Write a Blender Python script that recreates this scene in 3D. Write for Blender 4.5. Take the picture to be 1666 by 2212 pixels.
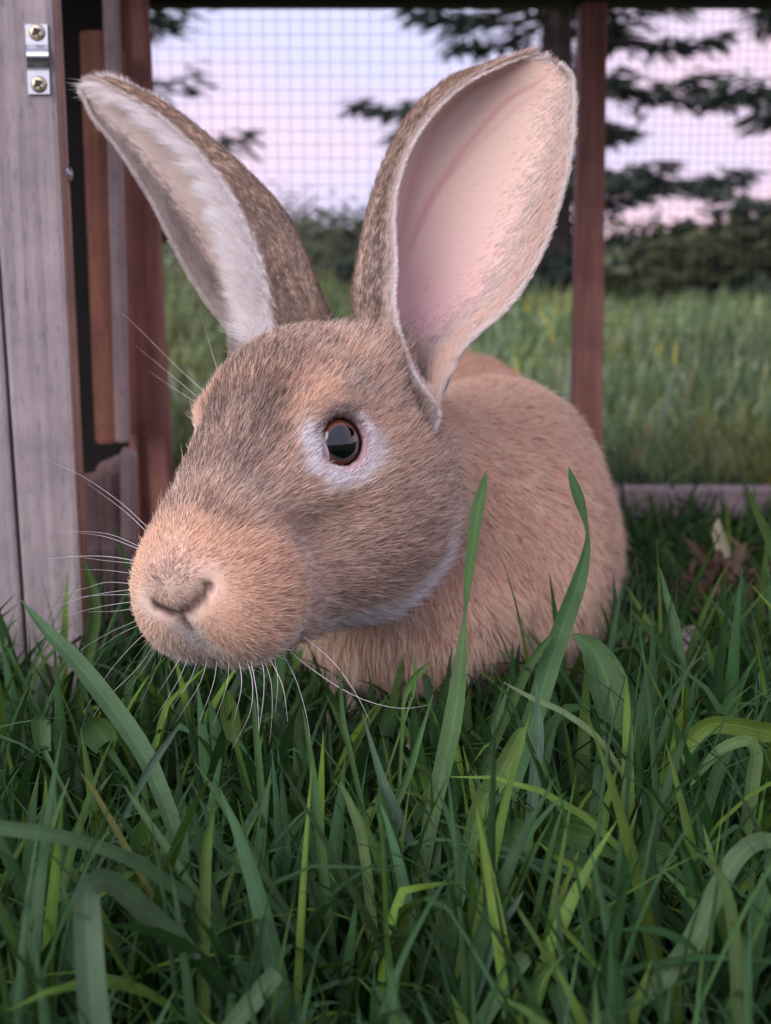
import bpy, math, random
import numpy as np
import mathutils

# ------------------------------------------------------------------ camera, world, sun, exposure
scene = bpy.context.scene
for o in list(bpy.data.objects):
    bpy.data.objects.remove(o)
rng = np.random.default_rng(7)
random.seed(7)

FPX = 2900.0                    # focal length in pixels of a 1666 x 2212 frame
CAM_H = 0.235
PITCH = math.radians(10.0)
cam_data = bpy.data.cameras.new('camera')
cam = bpy.data.objects.new('camera', cam_data)
scene.collection.objects.link(cam)
cam.location = (0, 0, CAM_H)
cam.rotation_euler = (math.radians(90) - PITCH, 0, 0)
cam_data.sensor_fit = 'HORIZONTAL'
cam_data.sensor_width = 36.0
cam_data.lens = 36.0 * FPX / 1666.0
cam_data.clip_start = 0.01
cam_data.clip_end = 2000
cam_data.dof.use_dof = True
cam_data.dof.focus_distance = 0.48
cam_data.dof.aperture_fstop = 17.5
scene.camera = cam
scene.render.resolution_x, scene.render.resolution_y = 771, 1024

world = bpy.data.worlds.new('World')
scene.world = world
world.use_nodes = True
nt = world.node_tree
nt.nodes.clear()
def N(tree, typ, **kw):
    n = tree.nodes.new(typ)
    for k, v in kw.items():
        if k in n.inputs:
            n.inputs[k].default_value = v
        else:
            setattr(n, k, v)
    return n
SUN_EL, SUN_ROT = math.radians(33.0), math.radians(-138.0)   # low soft light from the left, behind the camera
sky = N(nt, 'ShaderNodeTexSky', sky_type='NISHITA', sun_disc=False)
sky.sun_elevation = math.radians(4.0)
sky.sun_rotation = SUN_ROT
sky.air_density, sky.dust_density, sky.ozone_density = 1.0, 2.0, 2.0
# thin dusk cloud sheet over the clear sky: lavender, blushing pink where it catches the last light
tc = N(nt, 'ShaderNodeTexCoord')
mp = N(nt, 'ShaderNodeMapping')
mp.inputs['Scale'].default_value = (1.6, 1.6, 4.0)
mp.inputs['Location'].default_value = (0.35, 0.1, 0.4)
nt.links.new(tc.outputs['Generated'], mp.inputs['Vector'])
cl = N(nt, 'ShaderNodeTexNoise', Scale=1.7, Detail=5.0, Roughness=0.5)
nt.links.new(mp.outputs['Vector'], cl.inputs['Vector'])
glow = N(nt, 'ShaderNodeVectorMath', operation='DOT_PRODUCT')      # the blush lies towards one side of the horizon
glow.inputs[1].default_value = (0.80, 0.60, -0.25)
nt.links.new(tc.outputs['Generated'], glow.inputs[0])
gm = N(nt, 'ShaderNodeMath', operation='MULTIPLY_ADD')
gm.inputs[1].default_value = 0.55; gm.inputs[2].default_value = -0.32
nt.links.new(glow.outputs['Value'], gm.inputs[0])
ga = N(nt, 'ShaderNodeMath', operation='ADD')
nt.links.new(gm.outputs[0], ga.inputs[0]); nt.links.new(cl.outputs['Fac'], ga.inputs[1])
cr = N(nt, 'ShaderNodeValToRGB')
cr.color_ramp.elements[0].position = 0.38
cr.color_ramp.elements[0].color = (0.675, 0.66, 0.95, 1)
cr.color_ramp.elements[1].position = 0.72
cr.color_ramp.elements[1].color = (1.0, 0.66, 0.75, 1)
nt.links.new(ga.outputs[0], cr.inputs['Fac'])
cloud_gain = N(nt, 'ShaderNodeVectorMath', operation='SCALE')
cloud_gain.inputs['Scale'].default_value = 12.0
nt.links.new(cr.outputs['Color'], cloud_gain.inputs[0])
mixs = N(nt, 'ShaderNodeMix', data_type='RGBA')
mixs.inputs['Factor'].default_value = 0.86
nt.links.new(sky.outputs['Color'], mixs.inputs[6])
nt.links.new(cloud_gain.outputs['Vector'], mixs.inputs[7])
bg = N(nt, 'ShaderNodeBackground', Strength=0.075)
nt.links.new(mixs.outputs[2], bg.inputs['Color'])
wo = N(nt, 'ShaderNodeOutputWorld')
nt.links.new(bg.outputs['Background'], wo.inputs['Surface'])

sun_data = bpy.data.lights.new('sun', 'SUN')
sun_data.energy = 2.35
sun_data.angle = math.radians(55)
sun_data.color = (1.0, 0.90, 0.92)
sun = bpy.data.objects.new('sun', sun_data)
scene.collection.objects.link(sun)
sd = mathutils.Vector((math.sin(SUN_ROT) * math.cos(SUN_EL), math.cos(SUN_ROT) * math.cos(SUN_EL), math.sin(SUN_EL)))
sun.rotation_euler = sd.to_track_quat('Z', 'Y').to_euler()

vs = scene.view_settings
vs.view_transform = 'Standard'
vs.look = 'None'
vs.exposure = 0.66
vs.gamma = 1.0
vs.use_curve_mapping = False
scene.render.engine = 'CYCLES'
scene.cycles.use_denoising = True
scene.cycles.max_bounces = 8
scene.cycles.diffuse_bounces = 4
scene.cycles.transparent_max_bounces = 12
scene.cycles.sample_clamp_indirect = 6.0

# ------------------------------------------------------------------ helpers
CP, SP = math.cos(PITCH), math.sin(PITCH)
CAM_R = np.array([[1, 0, 0], [0, CP, SP], [0, -SP, CP]])      # columns: right, forward, up (camera x, depth, y)
def PX(u, v, d):
    """world point seen at pixel (u, v) of the 1666 x 2212 frame at depth d along the axis"""
    u, v, d = np.asarray(u, float), np.asarray(v, float), np.asarray(d, float)
    c = np.stack([(u - 833) / FPX * d, d + 0 * u, (1106 - v) / FPX * d], -1)
    return c @ CAM_R.T + np.array([0, 0, CAM_H])
def ground_depth(v, z=0.0):
    return (CAM_H - z) / (SP + CP * (v - 1106) / FPX)
def link(o, parent=None):
    scene.collection.objects.link(o)
    if parent is not None:
        o.parent = parent
    return o
def tag(o, label=None, cat=None, group=None, kind=None):
    if label: o['label'] = label
    if cat: o['category'] = cat
    if group: o['group'] = group
    if kind: o['kind'] = kind
    return o
def mesh_obj(name, verts, faces, mat=None, parent=None, smooth=True, attrs=None):
    me = bpy.data.meshes.new(name)
    verts = np.asarray(verts, np.float32)
    if isinstance(faces, np.ndarray):
        k = faces.shape[1]
        me.vertices.add(len(verts)); me.vertices.foreach_set('co', verts.ravel())
        me.loops.add(faces.size); me.loops.foreach_set('vertex_index', faces.ravel().astype(np.int32))
        me.polygons.add(len(faces))
        me.polygons.foreach_set('loop_start', np.arange(0, faces.size, k, dtype=np.int32))
        me.polygons.foreach_set('loop_total', np.full(len(faces), k, np.int32))
        me.update(calc_edges=True)
    else:
        me.from_pydata([tuple(map(float, v)) for v in verts], [], faces)
    me.validate()
    if smooth:
        me.polygons.foreach_set('use_smooth', np.ones(len(me.polygons), bool))
    if attrs:
        for an, (dom, arr) in attrs.items():
            arr = np.asarray(arr, np.float32)
            if arr.ndim == 2:
                if arr.shape[1] == 3:
                    arr = np.c_[arr, np.ones(len(arr), np.float32)]
                a = me.attributes.new(an, 'FLOAT_COLOR', dom); a.data.foreach_set('color', arr.ravel())
            else:
                a = me.attributes.new(an, 'FLOAT', dom); a.data.foreach_set('value', arr)
    if mat: me.materials.append(mat)
    o = bpy.data.objects.new(name, me)
    return link(o, parent)
def new_mat(name):
    m = bpy.data.materials.new(name)
    m.use_nodes = True
    t = m.node_tree
    t.nodes.clear()
    out = t.nodes.new('ShaderNodeOutputMaterial')
    b = t.nodes.new('ShaderNodeBsdfPrincipled')
    t.links.new(b.outputs['BSDF'], out.inputs['Surface'])
    return m, t, b
def smooth01(a, b, x):
    t = np.clip((x - a) / (b - a), 0, 1)
    return t * t * (3 - 2 * t)
def gauss(p, c, r):
    d = (p - np.asarray(c)) / np.asarray(r)
    return np.exp(-(d * d).sum(-1))
def vnoise(p, scale, seed=0):
    """cheap smooth value noise on points (n,3) -> 0..1"""
    q = p * scale + seed * 17.31
    i = np.floor(q).astype(np.int64); f = q - i
    f = f * f * (3 - 2 * f)
    def h(ix, iy, iz):
        n = (ix * 374761393 + iy * 668265263 + iz * 2147483647 + seed * 974711) & 0x7fffffff
        n = ((n ^ (n >> 13)) * 1274126177) & 0x7fffffff
        return ((n ^ (n >> 16)) & 0xffff) / 65535.0
    r = 0
    for dx in (0, 1):
        for dy in (0, 1):
            for dz in (0, 1):
                w = (f[:, 0] if dx else 1 - f[:, 0]) * (f[:, 1] if dy else 1 - f[:, 1]) * (f[:, 2] if dz else 1 - f[:, 2])
                r = r + w * h(i[:, 0] + dx, i[:, 1] + dy, i[:, 2] + dz)
    return r
def unit(v):
    return v / np.maximum(np.linalg.norm(v, axis=-1, keepdims=True), 1e-9)
def catmull(pts, n):
    """n samples of a Catmull-Rom curve through pts (k, m)"""
    pts = np.asarray(pts, float); k = len(pts)
    e = np.vstack([2 * pts[0] - pts[1], pts, 2 * pts[-1] - pts[-2]])
    t = np.linspace(0, k - 1, n); i = np.minimum(t.astype(int), k - 2); f = (t - i)[:, None]
    p0, p1, p2, p3 = e[i], e[i + 1], e[i + 2], e[i + 3]
    return 0.5 * (2 * p1 + (p2 - p0) * f + (2 * p0 - 5 * p1 + 4 * p2 - p3) * f**2 + (3 * p1 - p0 - 3 * p2 + p3) * f**3)
# ------------------------------------------------------------------ rabbit: body
def head_rotation(yaw, pitch, roll):
    y, p, r = map(math.radians, (yaw, pitch, roll))
    R0 = np.array([[0, 1, 0], [-1, 0, 0], [0, 0, 1.]])
    Rp = np.array([[math.cos(p), 0, math.sin(p)], [0, 1, 0], [-math.sin(p), 0, math.cos(p)]])
    Rr = np.array([[1, 0, 0], [0, math.cos(r), -math.sin(r)], [0, math.sin(r), math.cos(r)]])
    Rz = np.array([[math.cos(y), -math.sin(y), 0], [math.sin(y), math.cos(y), 0], [0, 0, 1]])
    return CAM_R @ Rz @ R0 @ Rp @ Rr
HEAD_R = head_rotation(-27, 13, 3)
HEAD_O = np.array([-0.0388, 0.532, 0.030]) @ CAM_R.T + np.array([0, 0, CAM_H])
def H2W(p):  # head frame (forward, left, up) in centimetres -> world metres
    return (np.asarray(p, float) / 100) @ HEAD_R.T + HEAD_O
def W2H(p):
    return (np.asarray(p) - HEAD_O) @ HEAD_R * 100

EYE_C = np.array([0.92, 2.42, -0.30]); EYE_R = 1.12
EYE_A = np.array([0.50, 0.86, 0.05]); EYE_A = EYE_A / np.linalg.norm(EYE_A)

def sd_ell(p, c, r):
    q = p - np.asarray(c, np.float32)
    r = np.asarray(r, np.float32)
    k0 = np.sqrt(((q / r) ** 2).sum(-1)); k1 = np.sqrt(((q / (r * r)) ** 2).sum(-1)) + 1e-9
    return k0 * (k0 - 1) / k1
def sd_cone(p, a, b, ra, rb):
    a, b = np.asarray(a, np.float32), np.asarray(b, np.float32)
    ab = b - a
    h = np.clip(((p - a) @ ab) / (ab @ ab), 0, 1)
    q = p - a - h[..., None] * ab
    return np.sqrt((q * q).sum(-1)) - (ra + (rb - ra) * h)
def smin(a, b, k):
    h = np.maximum(k - np.abs(a - b), 0) / k
    return np.minimum(a, b) - h * h * k * 0.25
def smax(a, b, k):
    return -smin(-a, -b, k)

def head_sdf(p, grooves=True):       # p in head centimetres
    d = sd_ell(p, (-1.9, 0, 0.1), (4.7, 3.3, 3.9))                       # cranium
    d = smin(d, sd_cone(p, (0.2, 0, 0.1), (6.0, 0, -2.5), 3.1, 1.95), 1.4)  # bridge of the nose
    d = smin(d, sd_cone(p, (-1, 0, -5.0), (5.6, 0, -5.6), 2.7, 1.8), 1.8)   # jaw
    d = smin(d, sd_ell(p, (6.9, 0, -3.7), (2.3, 2.35, 2.1)), 0.8)          # muzzle
    pm = p * np.array([1, 1, 1], np.float32)
    pm = np.stack([p[..., 0], np.abs(p[..., 1]), p[..., 2]], -1)
    d = smin(d, sd_ell(pm, (-2.6, 1.9, -3.5), (4.7, 2.7, 3.9)), 1.8)      # cheeks
    d = smin(d, sd_ell(pm, (6.3, 1.30, -4.7), (2.4, 1.75, 2.15)), 0.9)    # whisker pads
    d = smin(d, sd_ell(pm, (0.5, 2.2, 1.25), (1.9, 0.75, 0.65)), 0.7)     # brow
    d = smin(d, sd_ell(pm, (1.2, 2.3, -1.6), (2.2, 0.9, 0.8)), 1.0)       # cheekbone below the eye
    d = smin(d, sd_ell(pm, (-3.8, 2.0, 2.1), (1.8, 1.5, 1.4)), 1.4)       # ear roots
    d = smin(d, sd_ell(p, (8.1, 0, -3.5), (0.95, 1.2, 1.0)), 0.7)         # nose
    # eyelids: a ring round the ball, then room for the ball
    q = pm - (EYE_C + 0.56 * EYE_A).astype(np.float32)
    ax = q @ EYE_A.astype(np.float32)
    rad = np.sqrt(np.maximum((q * q).sum(-1) - ax * ax, 0))
    d = smin(d, np.sqrt((rad - 1.08) ** 2 + ax * ax) - 0.15, 0.5)
    q = pm - EYE_C.astype(np.float32)
    d = smax(d, -(np.sqrt((q * q).sum(-1)) - 1.14), 0.08)
    q = (pm - (EYE_C + 1.02 * EYE_A + np.array([0.03, 0, -0.05])).astype(np.float32)) * np.array([0.93, 1, 1.12], np.float32)
    d = smax(d, -(np.sqrt((q * q).sum(-1)) - 0.93), 0.12)
    d = smax(d, -sd_ell(pm, EYE_C + 0.95 * EYE_A + np.array([0.78, -0.28, -0.48]), (0.36, 0.30, 0.22)), 0.15)   # tear corner
    if grooves:                                                            # nose slits and cleft of the lip
        g = np.full(d.shape, 9, np.float32)
        for poly, r in GROOVES:
            for a, b in zip(poly[:-1], poly[1:]):
                g = np.minimum(g, sd_cone(p, a, b, r, r))
        d = smax(d, -g, 0.35)
    return d
def march_px(u, v, d0=0.36, d1=0.62):
    """head-frame point where the ray through a pixel meets the head"""
    ds = np.linspace(d0, d1, 1500)
    h = W2H(PX(np.full(1500, u), np.full(1500, v), ds)).astype(np.float32)
    return h[np.argmax(head_sdf(h, False) < 0)]
GROOVES = []
_c = march_px(387, 1330); _shift = np.array([0, _c[1], 0])
_slit = [march_px(u, v) for u, v in ((390, 1330), (415, 1316), (437, 1293), (452, 1262))]
_slit = [np.abs(a - _shift) * np.array([1, 1, 0]) + a * np.array([0, 0, 1]) for a in _slit]
_slit[0][1] = 0.05
_lip = [np.array([q[0], 0, q[2]]) for q in (march_px(388, 1335), march_px(391, 1360), march_px(393, 1385), march_px(397, 1412))]
_far = [a * np.array([1, -1, 1]) for a in _slit[:3]]
_far[2] = _far[1] * 0.4 + _far[2] * 0.6
GROOVES = [(_slit, 0.17), (_far, 0.13), (_lip, 0.17)]

def body_sdf(p):       # p in world metres
    d = sd_ell(p, PX(1048, 1150, 0.715), (0.054, 0.085, 0.071))           # shoulder
    d = smin(d, sd_ell(p, PX(1072, 1255, 0.71), (0.047, 0.075, 0.050)), 0.03)
    d = smin(d, sd_ell(p, PX(930, 1280, 0.70), (0.065, 0.075, 0.065)), 0.03)  # chest
    d = smin(d, sd_ell(p, PX(880, 1335, 0.622), (0.046, 0.034, 0.028)), 0.018)  # dewlap
    d = smin(d, sd_cone(p, H2W((-3.2, 0, -1.5)), PX(990, 1120, 0.69), 0.036, 0.055), 0.03)  # neck
    d = smin(d, sd_cone(p, PX(1050, 1130, 0.76), PX(985, 1080, 0.88), 0.065, 0.075), 0.04)   # loin
    d = smin(d, sd_ell(p, PX(985, 1090, 0.93), (0.076, 0.11, 0.102)), 0.03)   # rump
    d = smin(d, sd_ell(p, PX(1160, 1200, 0.90), (0.05, 0.09, 0.075)), 0.03)   # thigh
    d = smin(d, sd_ell(p, PX(1075, 1285, 0.668), (0.034, 0.034, 0.042)), 0.014)   # upper arm
    d = smin(d, sd_ell(p, PX(1105, 1010, 0.735), (0.028, 0.045, 0.034)), 0.03)    # shoulder blade
    f0 = PX(940, 1500, 0.66)
    d = smin(d, sd_cone(p, PX(940, 1380, 0.67), np.array([f0[0], f0[1], 0.018]), 0.026, 0.016), 0.02)
    d = smin(d, sd_cone(p, np.array([f0[0], f0[1], 0.016]), np.array([f0[0] - 0.01, f0[1] - 0.045, 0.012]), 0.016, 0.012), 0.01)
    f1 = PX(800, 1500, 0.69)
    d = smin(d, sd_cone(p, PX(820, 1380, 0.69), np.array([f1[0], f1[1], 0.018]), 0.026, 0.016), 0.02)
    d = smin(d, sd_cone(p, np.array([f1[0], f1[1], 0.016]), np.array([f1[0] - 0.012, f1[1] - 0.04, 0.012]), 0.016, 0.012), 0.01)
    h = PX(1185, 1500, 0.80)
    d = smin(d, sd_cone(p, np.array([h[0], h[1] + 0.05, 0.022]), np.array([h[0] - 0.005, h[1] - 0.06, 0.016]), 0.022, 0.017), 0.015)
    return d

def surface_nets(xs, ys, zs, D):
    """naive surface nets on a rectilinear grid"""
    S = D < 0
    nx, ny, nz = D.shape
    m = np.zeros((nx - 1, ny - 1, nz - 1), np.int8)
    cs = [(i, j, k) for i in (0, 1) for j in (0, 1) for k in (0, 1)]
    for i, j, k in cs:
        m += S[i:nx - 1 + i, j:ny - 1 + j, k:nz - 1 + k]
    act = (m > 0) & (m < 8)
    I, J, K = np.nonzero(act)
    idx = -np.ones(act.shape, np.int64); idx[I, J, K] = np.arange(len(I))
    acc = np.zeros((len(I), 3)); cnt = np.zeros(len(I))
    for a in cs:
        for ax in range(3):
            if a[ax]: continue
            b = list(a); b[ax] = 1
            d0 = D[I + a[0], J + a[1], K + a[2]]; d1 = D[I + b[0], J + b[1], K + b[2]]
            w = (d0 < 0) != (d1 < 0)
            t = np.where(w, d0 / np.where(w, d0 - d1, 1), 0)
            p0 = np.stack([xs[I + a[0]], ys[J + a[1]], zs[K + a[2]]], -1)
            p1 = np.stack([xs[I + b[0]], ys[J + b[1]], zs[K + b[2]]], -1)
            acc += np.where(w[:, None], p0 + t[:, None] * (p1 - p0), 0); cnt += w
    V = acc / cnt[:, None]
    quads = []
    for ax in range(3):
        sl0 = [slice(1, n - 1) for n in D.shape]; sl1 = list(sl0)
        sl0[ax] = slice(0, D.shape[ax] - 1); sl1[ax] = slice(1, D.shape[ax])
        s0, s1 = S[tuple(sl0)], S[tuple(sl1)]
        ch = s0 != s1
        A = np.argwhere(ch); off = np.array([1, 1, 1]); off[ax] = 0
        A = A + off
        flip = s0[ch]
        u, v = [(1, 2), (2, 0), (0, 1)][ax]
        def cell(du, dv):
            B = A.copy(); B[:, u] -= du; B[:, v] -= dv
            return idx[B[:, 0], B[:, 1], B[:, 2]]
        q = np.stack([cell(1, 1), cell(0, 1), cell(0, 0), cell(1, 0)], -1)
        q[~flip] = q[~flip][:, ::-1]
        quads.append(q)
    return V, np.vstack(quads)

xs = np.arange(-0.155, 0.155, 0.0021)
ys = np.concatenate([np.arange(0.41, 0.66, 0.0021), np.arange(0.66, 1.09, 0.0042)])
zs = np.concatenate([np.arange(-0.006, 0.07, 0.0032), np.arange(0.07, 0.30, 0.0021)])
def rabbit_sdf(p):
    sh = p.shape[:-1]
    d = body_sdf(p)
    ph = W2H(p).astype(np.float32)
    near = (np.abs(ph - np.array([1, 0, -1.5])) < np.array([11.5, 8, 9.5])).all(-1)
    dh = np.full(sh, 0.2, np.float32)
    dh[near] = head_sdf(ph[near]) / 100
    return smin(d, dh, 0.014)
D = np.empty((len(xs), len(ys), len(zs)), np.float32)
for i, x in enumerate(xs):
    Y, Z = np.meshgrid(ys, zs, indexing='ij')
    D[i] = rabbit_sdf(np.stack([np.full_like(Y, x), Y, Z], -1).astype(np.float32))
BV, BF = surface_nets(xs, ys, zs, D)

# ------------------------------------------------------------------ rabbit: ears
def ear_sheet(st, nS=104, nT=111):
    """st rows: uL, vL, uR, vR (silhouette pixels), depth, and the free-edge shape: xe, de, cup, side
    side=+1: the edge that curls over the front is on the left of the picture; -1: on the right"""
    A = catmull(st['rows'], nS)
    side = st['side']
    out = np.zeros((nS, nT, 3))
    for i in range(nS):
        uL, vL, uR, vR, dep, xe, de, cup, open_d = A[i]
        pl, pr = PX(uL, vL, dep), PX(uR, vR, dep)
        c = (pl + pr) / 2; b = (pr - pl) / 2
        hw = np.linalg.norm(b); bu = b / max(hw, 1e-6)
        view = unit(np.array([0, 0, CAM_H]) - c)
        n = unit(view - bu * (view @ bu))
        if side < 0: bu = -bu
        # control points from the open edge round the back of the cup to the curled edge (lateral in half widths)
        ctl = [(1.0, open_d), (0.62, -0.62 * cup), (-0.15, -cup), (-0.80, -0.55 * cup), (-1.0, 0.45 * de), (xe, de)]
        q = catmull(ctl, nT)
        q[:, 0] = np.clip(q[:, 0], -1.02, 1.02)
        out[i] = c + hw * (q[:, :1] * bu + q[:, 1:] * n)
    return out
near_ear = dict(side=1, rows=[
    # uL   vL   uR   vR    depth  xe    de    cup  open
    (815, 880, 930, 930, 0.560, 0.97, 0.62, 1.00, 0.50),
    (800, 815, 948, 885, 0.561, 0.88, 0.85, 1.00, 0.55),
    (786, 735, 965, 838, 0.562, 0.10, 0.85, 1.00, 0.35),
    (772, 640, 1008, 752, 0.563, -0.34, 0.60, 0.85, 0.20),
    (785, 540, 1100, 664, 0.565, -0.58, 0.42, 0.60, 0.15),
    (806, 440, 1165, 562, 0.567, -0.76, 0.32, 0.45, 0.12),
    (840, 340, 1205, 452, 0.569, -0.82, 0.28, 0.36, 0.10),
    (890, 250, 1231, 345, 0.570, -0.80, 0.30, 0.32, 0.08),
    (962, 180, 1240, 250, 0.571, -0.76, 0.32, 0.28, 0.06),
    (1048, 143, 1238, 204, 0.571, -0.80, 0.22, 0.22, 0.04),
    (1098, 128, 1233, 174, 0.571, -0.85, 0.15, 0.16, 0.02),
    (1135, 122, 1216, 150, 0.571, -0.93, 0.08, 0.10, 0.02),
    (1160, 121, 1194, 133, 0.571, -1.0, 0.05, 0.05, 0.0)])
far_ear = dict(side=-1, rows=[
    (545, 850, 735, 760, 0.598, 0.45, 0.80, 0.90, 0.10),
    (508, 775, 712, 705, 0.600, 0.40, 0.75, 0.85, 0.10),
    (490, 712, 686, 640, 0.602, 0.33, 0.70, 0.80, 0.10),
    (445, 655, 655, 555, 0.604, 0.05, 0.60, 0.75, 0.10),
    (388, 560, 603, 455, 0.606, -0.16, 0.52, 0.70, 0.10),
    (325, 435, 500, 345, 0.607, -0.45, 0.42, 0.62, 0.10),
    (255, 325, 372, 240, 0.607, -0.55, 0.35, 0.5, 0.08),
    (205, 262, 270, 185, 0.607, -0.62, 0.3, 0.4, 0.05),
    (184, 215, 215, 172, 0.607, -0.8, 0.2, 0.25, 0.02),
    (178, 198, 192, 178, 0.607, -0.95, 0.08, 0.1, 0.0)])
def sheet_normals(S):
    du = np.gradient(S, axis=0); dv = np.gradient(S, axis=1)
    return unit(np.cross(du, dv))
def build_ear(spec):
    S = ear_sheet(spec)
    n = sheet_normals(S)
    # make n point to the inside of the cup (towards the viewer at the cup's bottom)
    c = S[S.shape[0] // 2, S.shape[1] // 2]
    if n[S.shape[0] // 2, S.shape[1] // 2] @ (np.array([0, 0, CAM_H]) - c) < 0: n = -n
    nS, nT, _ = S.shape
    t = np.linspace(-1, 1, nT); s = np.linspace(0, 1, nS)
    th = 0.0016 * (1 - 0.75 * np.abs(t) ** 4)[None, :, None] * (1.7 - 1.0 * s)[:, None, None]
    inner, outer = S + n * th * 0.5, S - n * th * 0.5
    V = [inner.reshape(-1, 3), outer.reshape(-1, 3)]
    F = []
    M = nS * nT
    def q(i, j): return i * nT + j
    for i in range(nS - 1):
        for j in range(nT - 1):
            F.append((q(i, j), q(i, j + 1), q(i + 1, j + 1), q(i + 1, j)))
            F.append((M + q(i, j), M + q(i + 1, j), M + q(i + 1, j + 1), M + q(i, j + 1)))
    # the rim is a strip with vertices of its own
    loop = [(i, 0) for i in range(nS)] + [(nS - 1, j) for j in range(1, nT)] + [(i, nT - 1) for i in range(nS - 2, -1, -1)]
    base = 2 * M; m = len(loop)
    ii = np.array([a for a, _ in loop]); jj = np.array([b for _, b in loop])
    V += [inner[ii, jj], outer[ii, jj]]
    for a in range(m - 1):
        F.append((base + a, base + a + 1, base + m + a + 1, base + m + a))
    V = np.vstack(V)
    return S, n, V, np.array(F), M
EARS = [build_ear(near_ear), build_ear(far_ear)]
# ------------------------------------------------------------------ rabbit: coat colours
C_TAN = np.array([0.80, 0.58, 0.45]); C_ORANGE = np.array([0.76, 0.51, 0.36]); C_GREY = np.array([0.48, 0.365, 0.29])
C_DARK = np.array([0.105, 0.08, 0.068]); C_WHITE = np.array([0.93, 0.88, 0.86]); C_BODY = np.array([0.86, 0.585, 0.43])
C_CREAM = np.array([0.80, 0.66, 0.56]); C_PINK = np.array([0.55, 0.37, 0.35])
EAR_ROOT = march_px(905, 905); EAR_ROOT[1] = abs(EAR_ROOT[1])
FOLLICLES = [march_px((400 + a / 1.5145) * 0.6664, (1400 + b / 1.5145) * 0.6664) for a, b in
             ((435, 620), (480, 660), (530, 690), (600, 700), (660, 690), (545, 795), (690, 740), (540, 965), (400, 870), (435, 920), (480, 900), (620, 935), (700, 860), (770, 900), (510, 740), (590, 860), (640, 800), (760, 780), (830, 850), (450, 1010), (680, 990), (580, 620), (760, 690))]
FOLLICLES = [f for f in FOLLICLES if f[0] > 3 and f[0] < 10]
# markings of the face: (x, y) in an enlarged view of the face, radius in cm, colour, strength, change of ticking
_DK, _OR, _CR, _GR, _WH = C_DARK * 1.5, C_ORANGE, C_CREAM, C_GREY * 0.8, C_WHITE
MARKS = [(700, 380, 0.9, _DK, .55, .35), (650, 470, 0.9, _DK, .5, .35), (690, 560, 0.7, _DK, .5, .3), (600, 640, 0.8, _DK, .35, .25), (560, 330, 0.8, _OR, .5, -.05), (480, 380, .7, _OR, .5, 0),
         (380, 560, 0.8, _DK, .45, .3), (330, 680, 0.7, _DK, .5, .3), (300, 780, 0.6, _DK, .4, .3), (400, 740, .9, _GR, .4, .2), (800, 250, 1.0, _DK, .35, .25), (620, 240, .9, _GR, .5, .2),
         (870, 420, 0.75, _OR * 1.1, .9, -.25), (950, 390, 0.7, _OR * 1.1, .8, -.2), (835, 390, .3, _DK, .5, .3), (1020, 250, 0.8, _OR, .6, -.1), (940, 180, .6, _DK, .3, .2), (770, 520, 0.45, _OR * 1.05, .8, -.2), (790, 620, .4, _OR * 1.05, .6, -.2),
         (1180, 560, 0.7, _OR, .7, -.1), (1250, 640, .8, _OR, .5, 0), (1050, 330, .8, _CR, .4, .1), (1000, 830, 0.9, _OR, .55, 0), (1150, 800, .9, _OR, .3, .1),
         (450, 870, 0.38, _DK, .7, .4), (510, 930, 0.38, _DK, .7, .4), (380, 840, .4, _DK, .35, .3), (570, 940, .3, _DK, .4, .2),
         (500, 1010, 0.8, _OR, .8, -.15), (650, 1060, 0.9, _OR, .9, -.15), (600, 1210, 0.9, _OR, .8, -.15), (730, 1230, 0.7, _OR, .9, -.1), (520, 1350, 0.9, _OR, .7, -.1), (680, 1380, .8, _OR, .7, -.1), (730, 1090, .5, _OR * .8, .5, .1), (410, 1000, .7, _OR, .6, -.1),
         (300, 1140, 0.75, _GR, .65, .1), (330, 1230, .6, _GR, .5, .1), (640, 860, 0.9, _CR, .4, 0), (800, 960, 0.9, _CR, .45, 0), (860, 1130, 0.8, _CR, .3, -.05), (900, 1280, 0.7, _CR, .4, -.05), (560, 780, .8, _CR, .3, .1),
         (1150, 1060, 1.1, _GR, .45, .15), (1250, 1130, 1.0, _GR, .5, .2), (1050, 1200, .9, _GR, .4, .15), (1330, 960, .6, _GR, .5, .2), (1230, 850, .45, _DK, .4, .2), (1370, 1080, .5, _DK, .3, .2), (1200, 980, .8, _OR, .25, 0),
         (860, 560, .42, _WH, 1, -.6), (850, 630, .42, _WH, 1, -.6), (880, 690, .4, _WH, 1, -.6), (950, 740, .42, _WH, .9, -.5), (830, 600, .35, _WH, .8, -.5), (1030, 720, .35, _WH, .7, -.5), (915, 700, .30, C_PINK * 1.1, .85, -.5),
         (1485, 960, .55, _WH, .6, -.3), (1450, 1100, .5, _WH, .8, -.4), (1370, 1220, .5, _WH, .9, -.4), (1260, 1300, .5, _WH, .8, -.4), (1130, 1340, .6, _CR, .8, -.3), (980, 1370, .6, _CR, .8, -.3)]
_m = []
for x_, y_, r_, col_, st_, tk_ in MARKS:
    h_ = march_px(216 + x_ * 0.5188, 648.4 + y_ * 0.5188)
    w_ = H2W(h_)
    dd_ = (w_ - np.array([0, 0, CAM_H])) @ np.array([0, CP, -SP])
    if col_ is _DK: st_, tk_ = st_ * 0.85, tk_ * 0.85
    if col_ is _GR: st_, tk_ = st_ * 0.55, tk_ * 0.7
    if col_ is _OR: r_ = r_ * 1.15
    if dd_ > 0.37: _m.append((np.array([h_[0], abs(h_[1]), h_[2]]), r_, col_, st_, tk_))
MARKS = _m
def mix(a, b, w):
    return a + (b - a) * np.asarray(w)[..., None]
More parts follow.
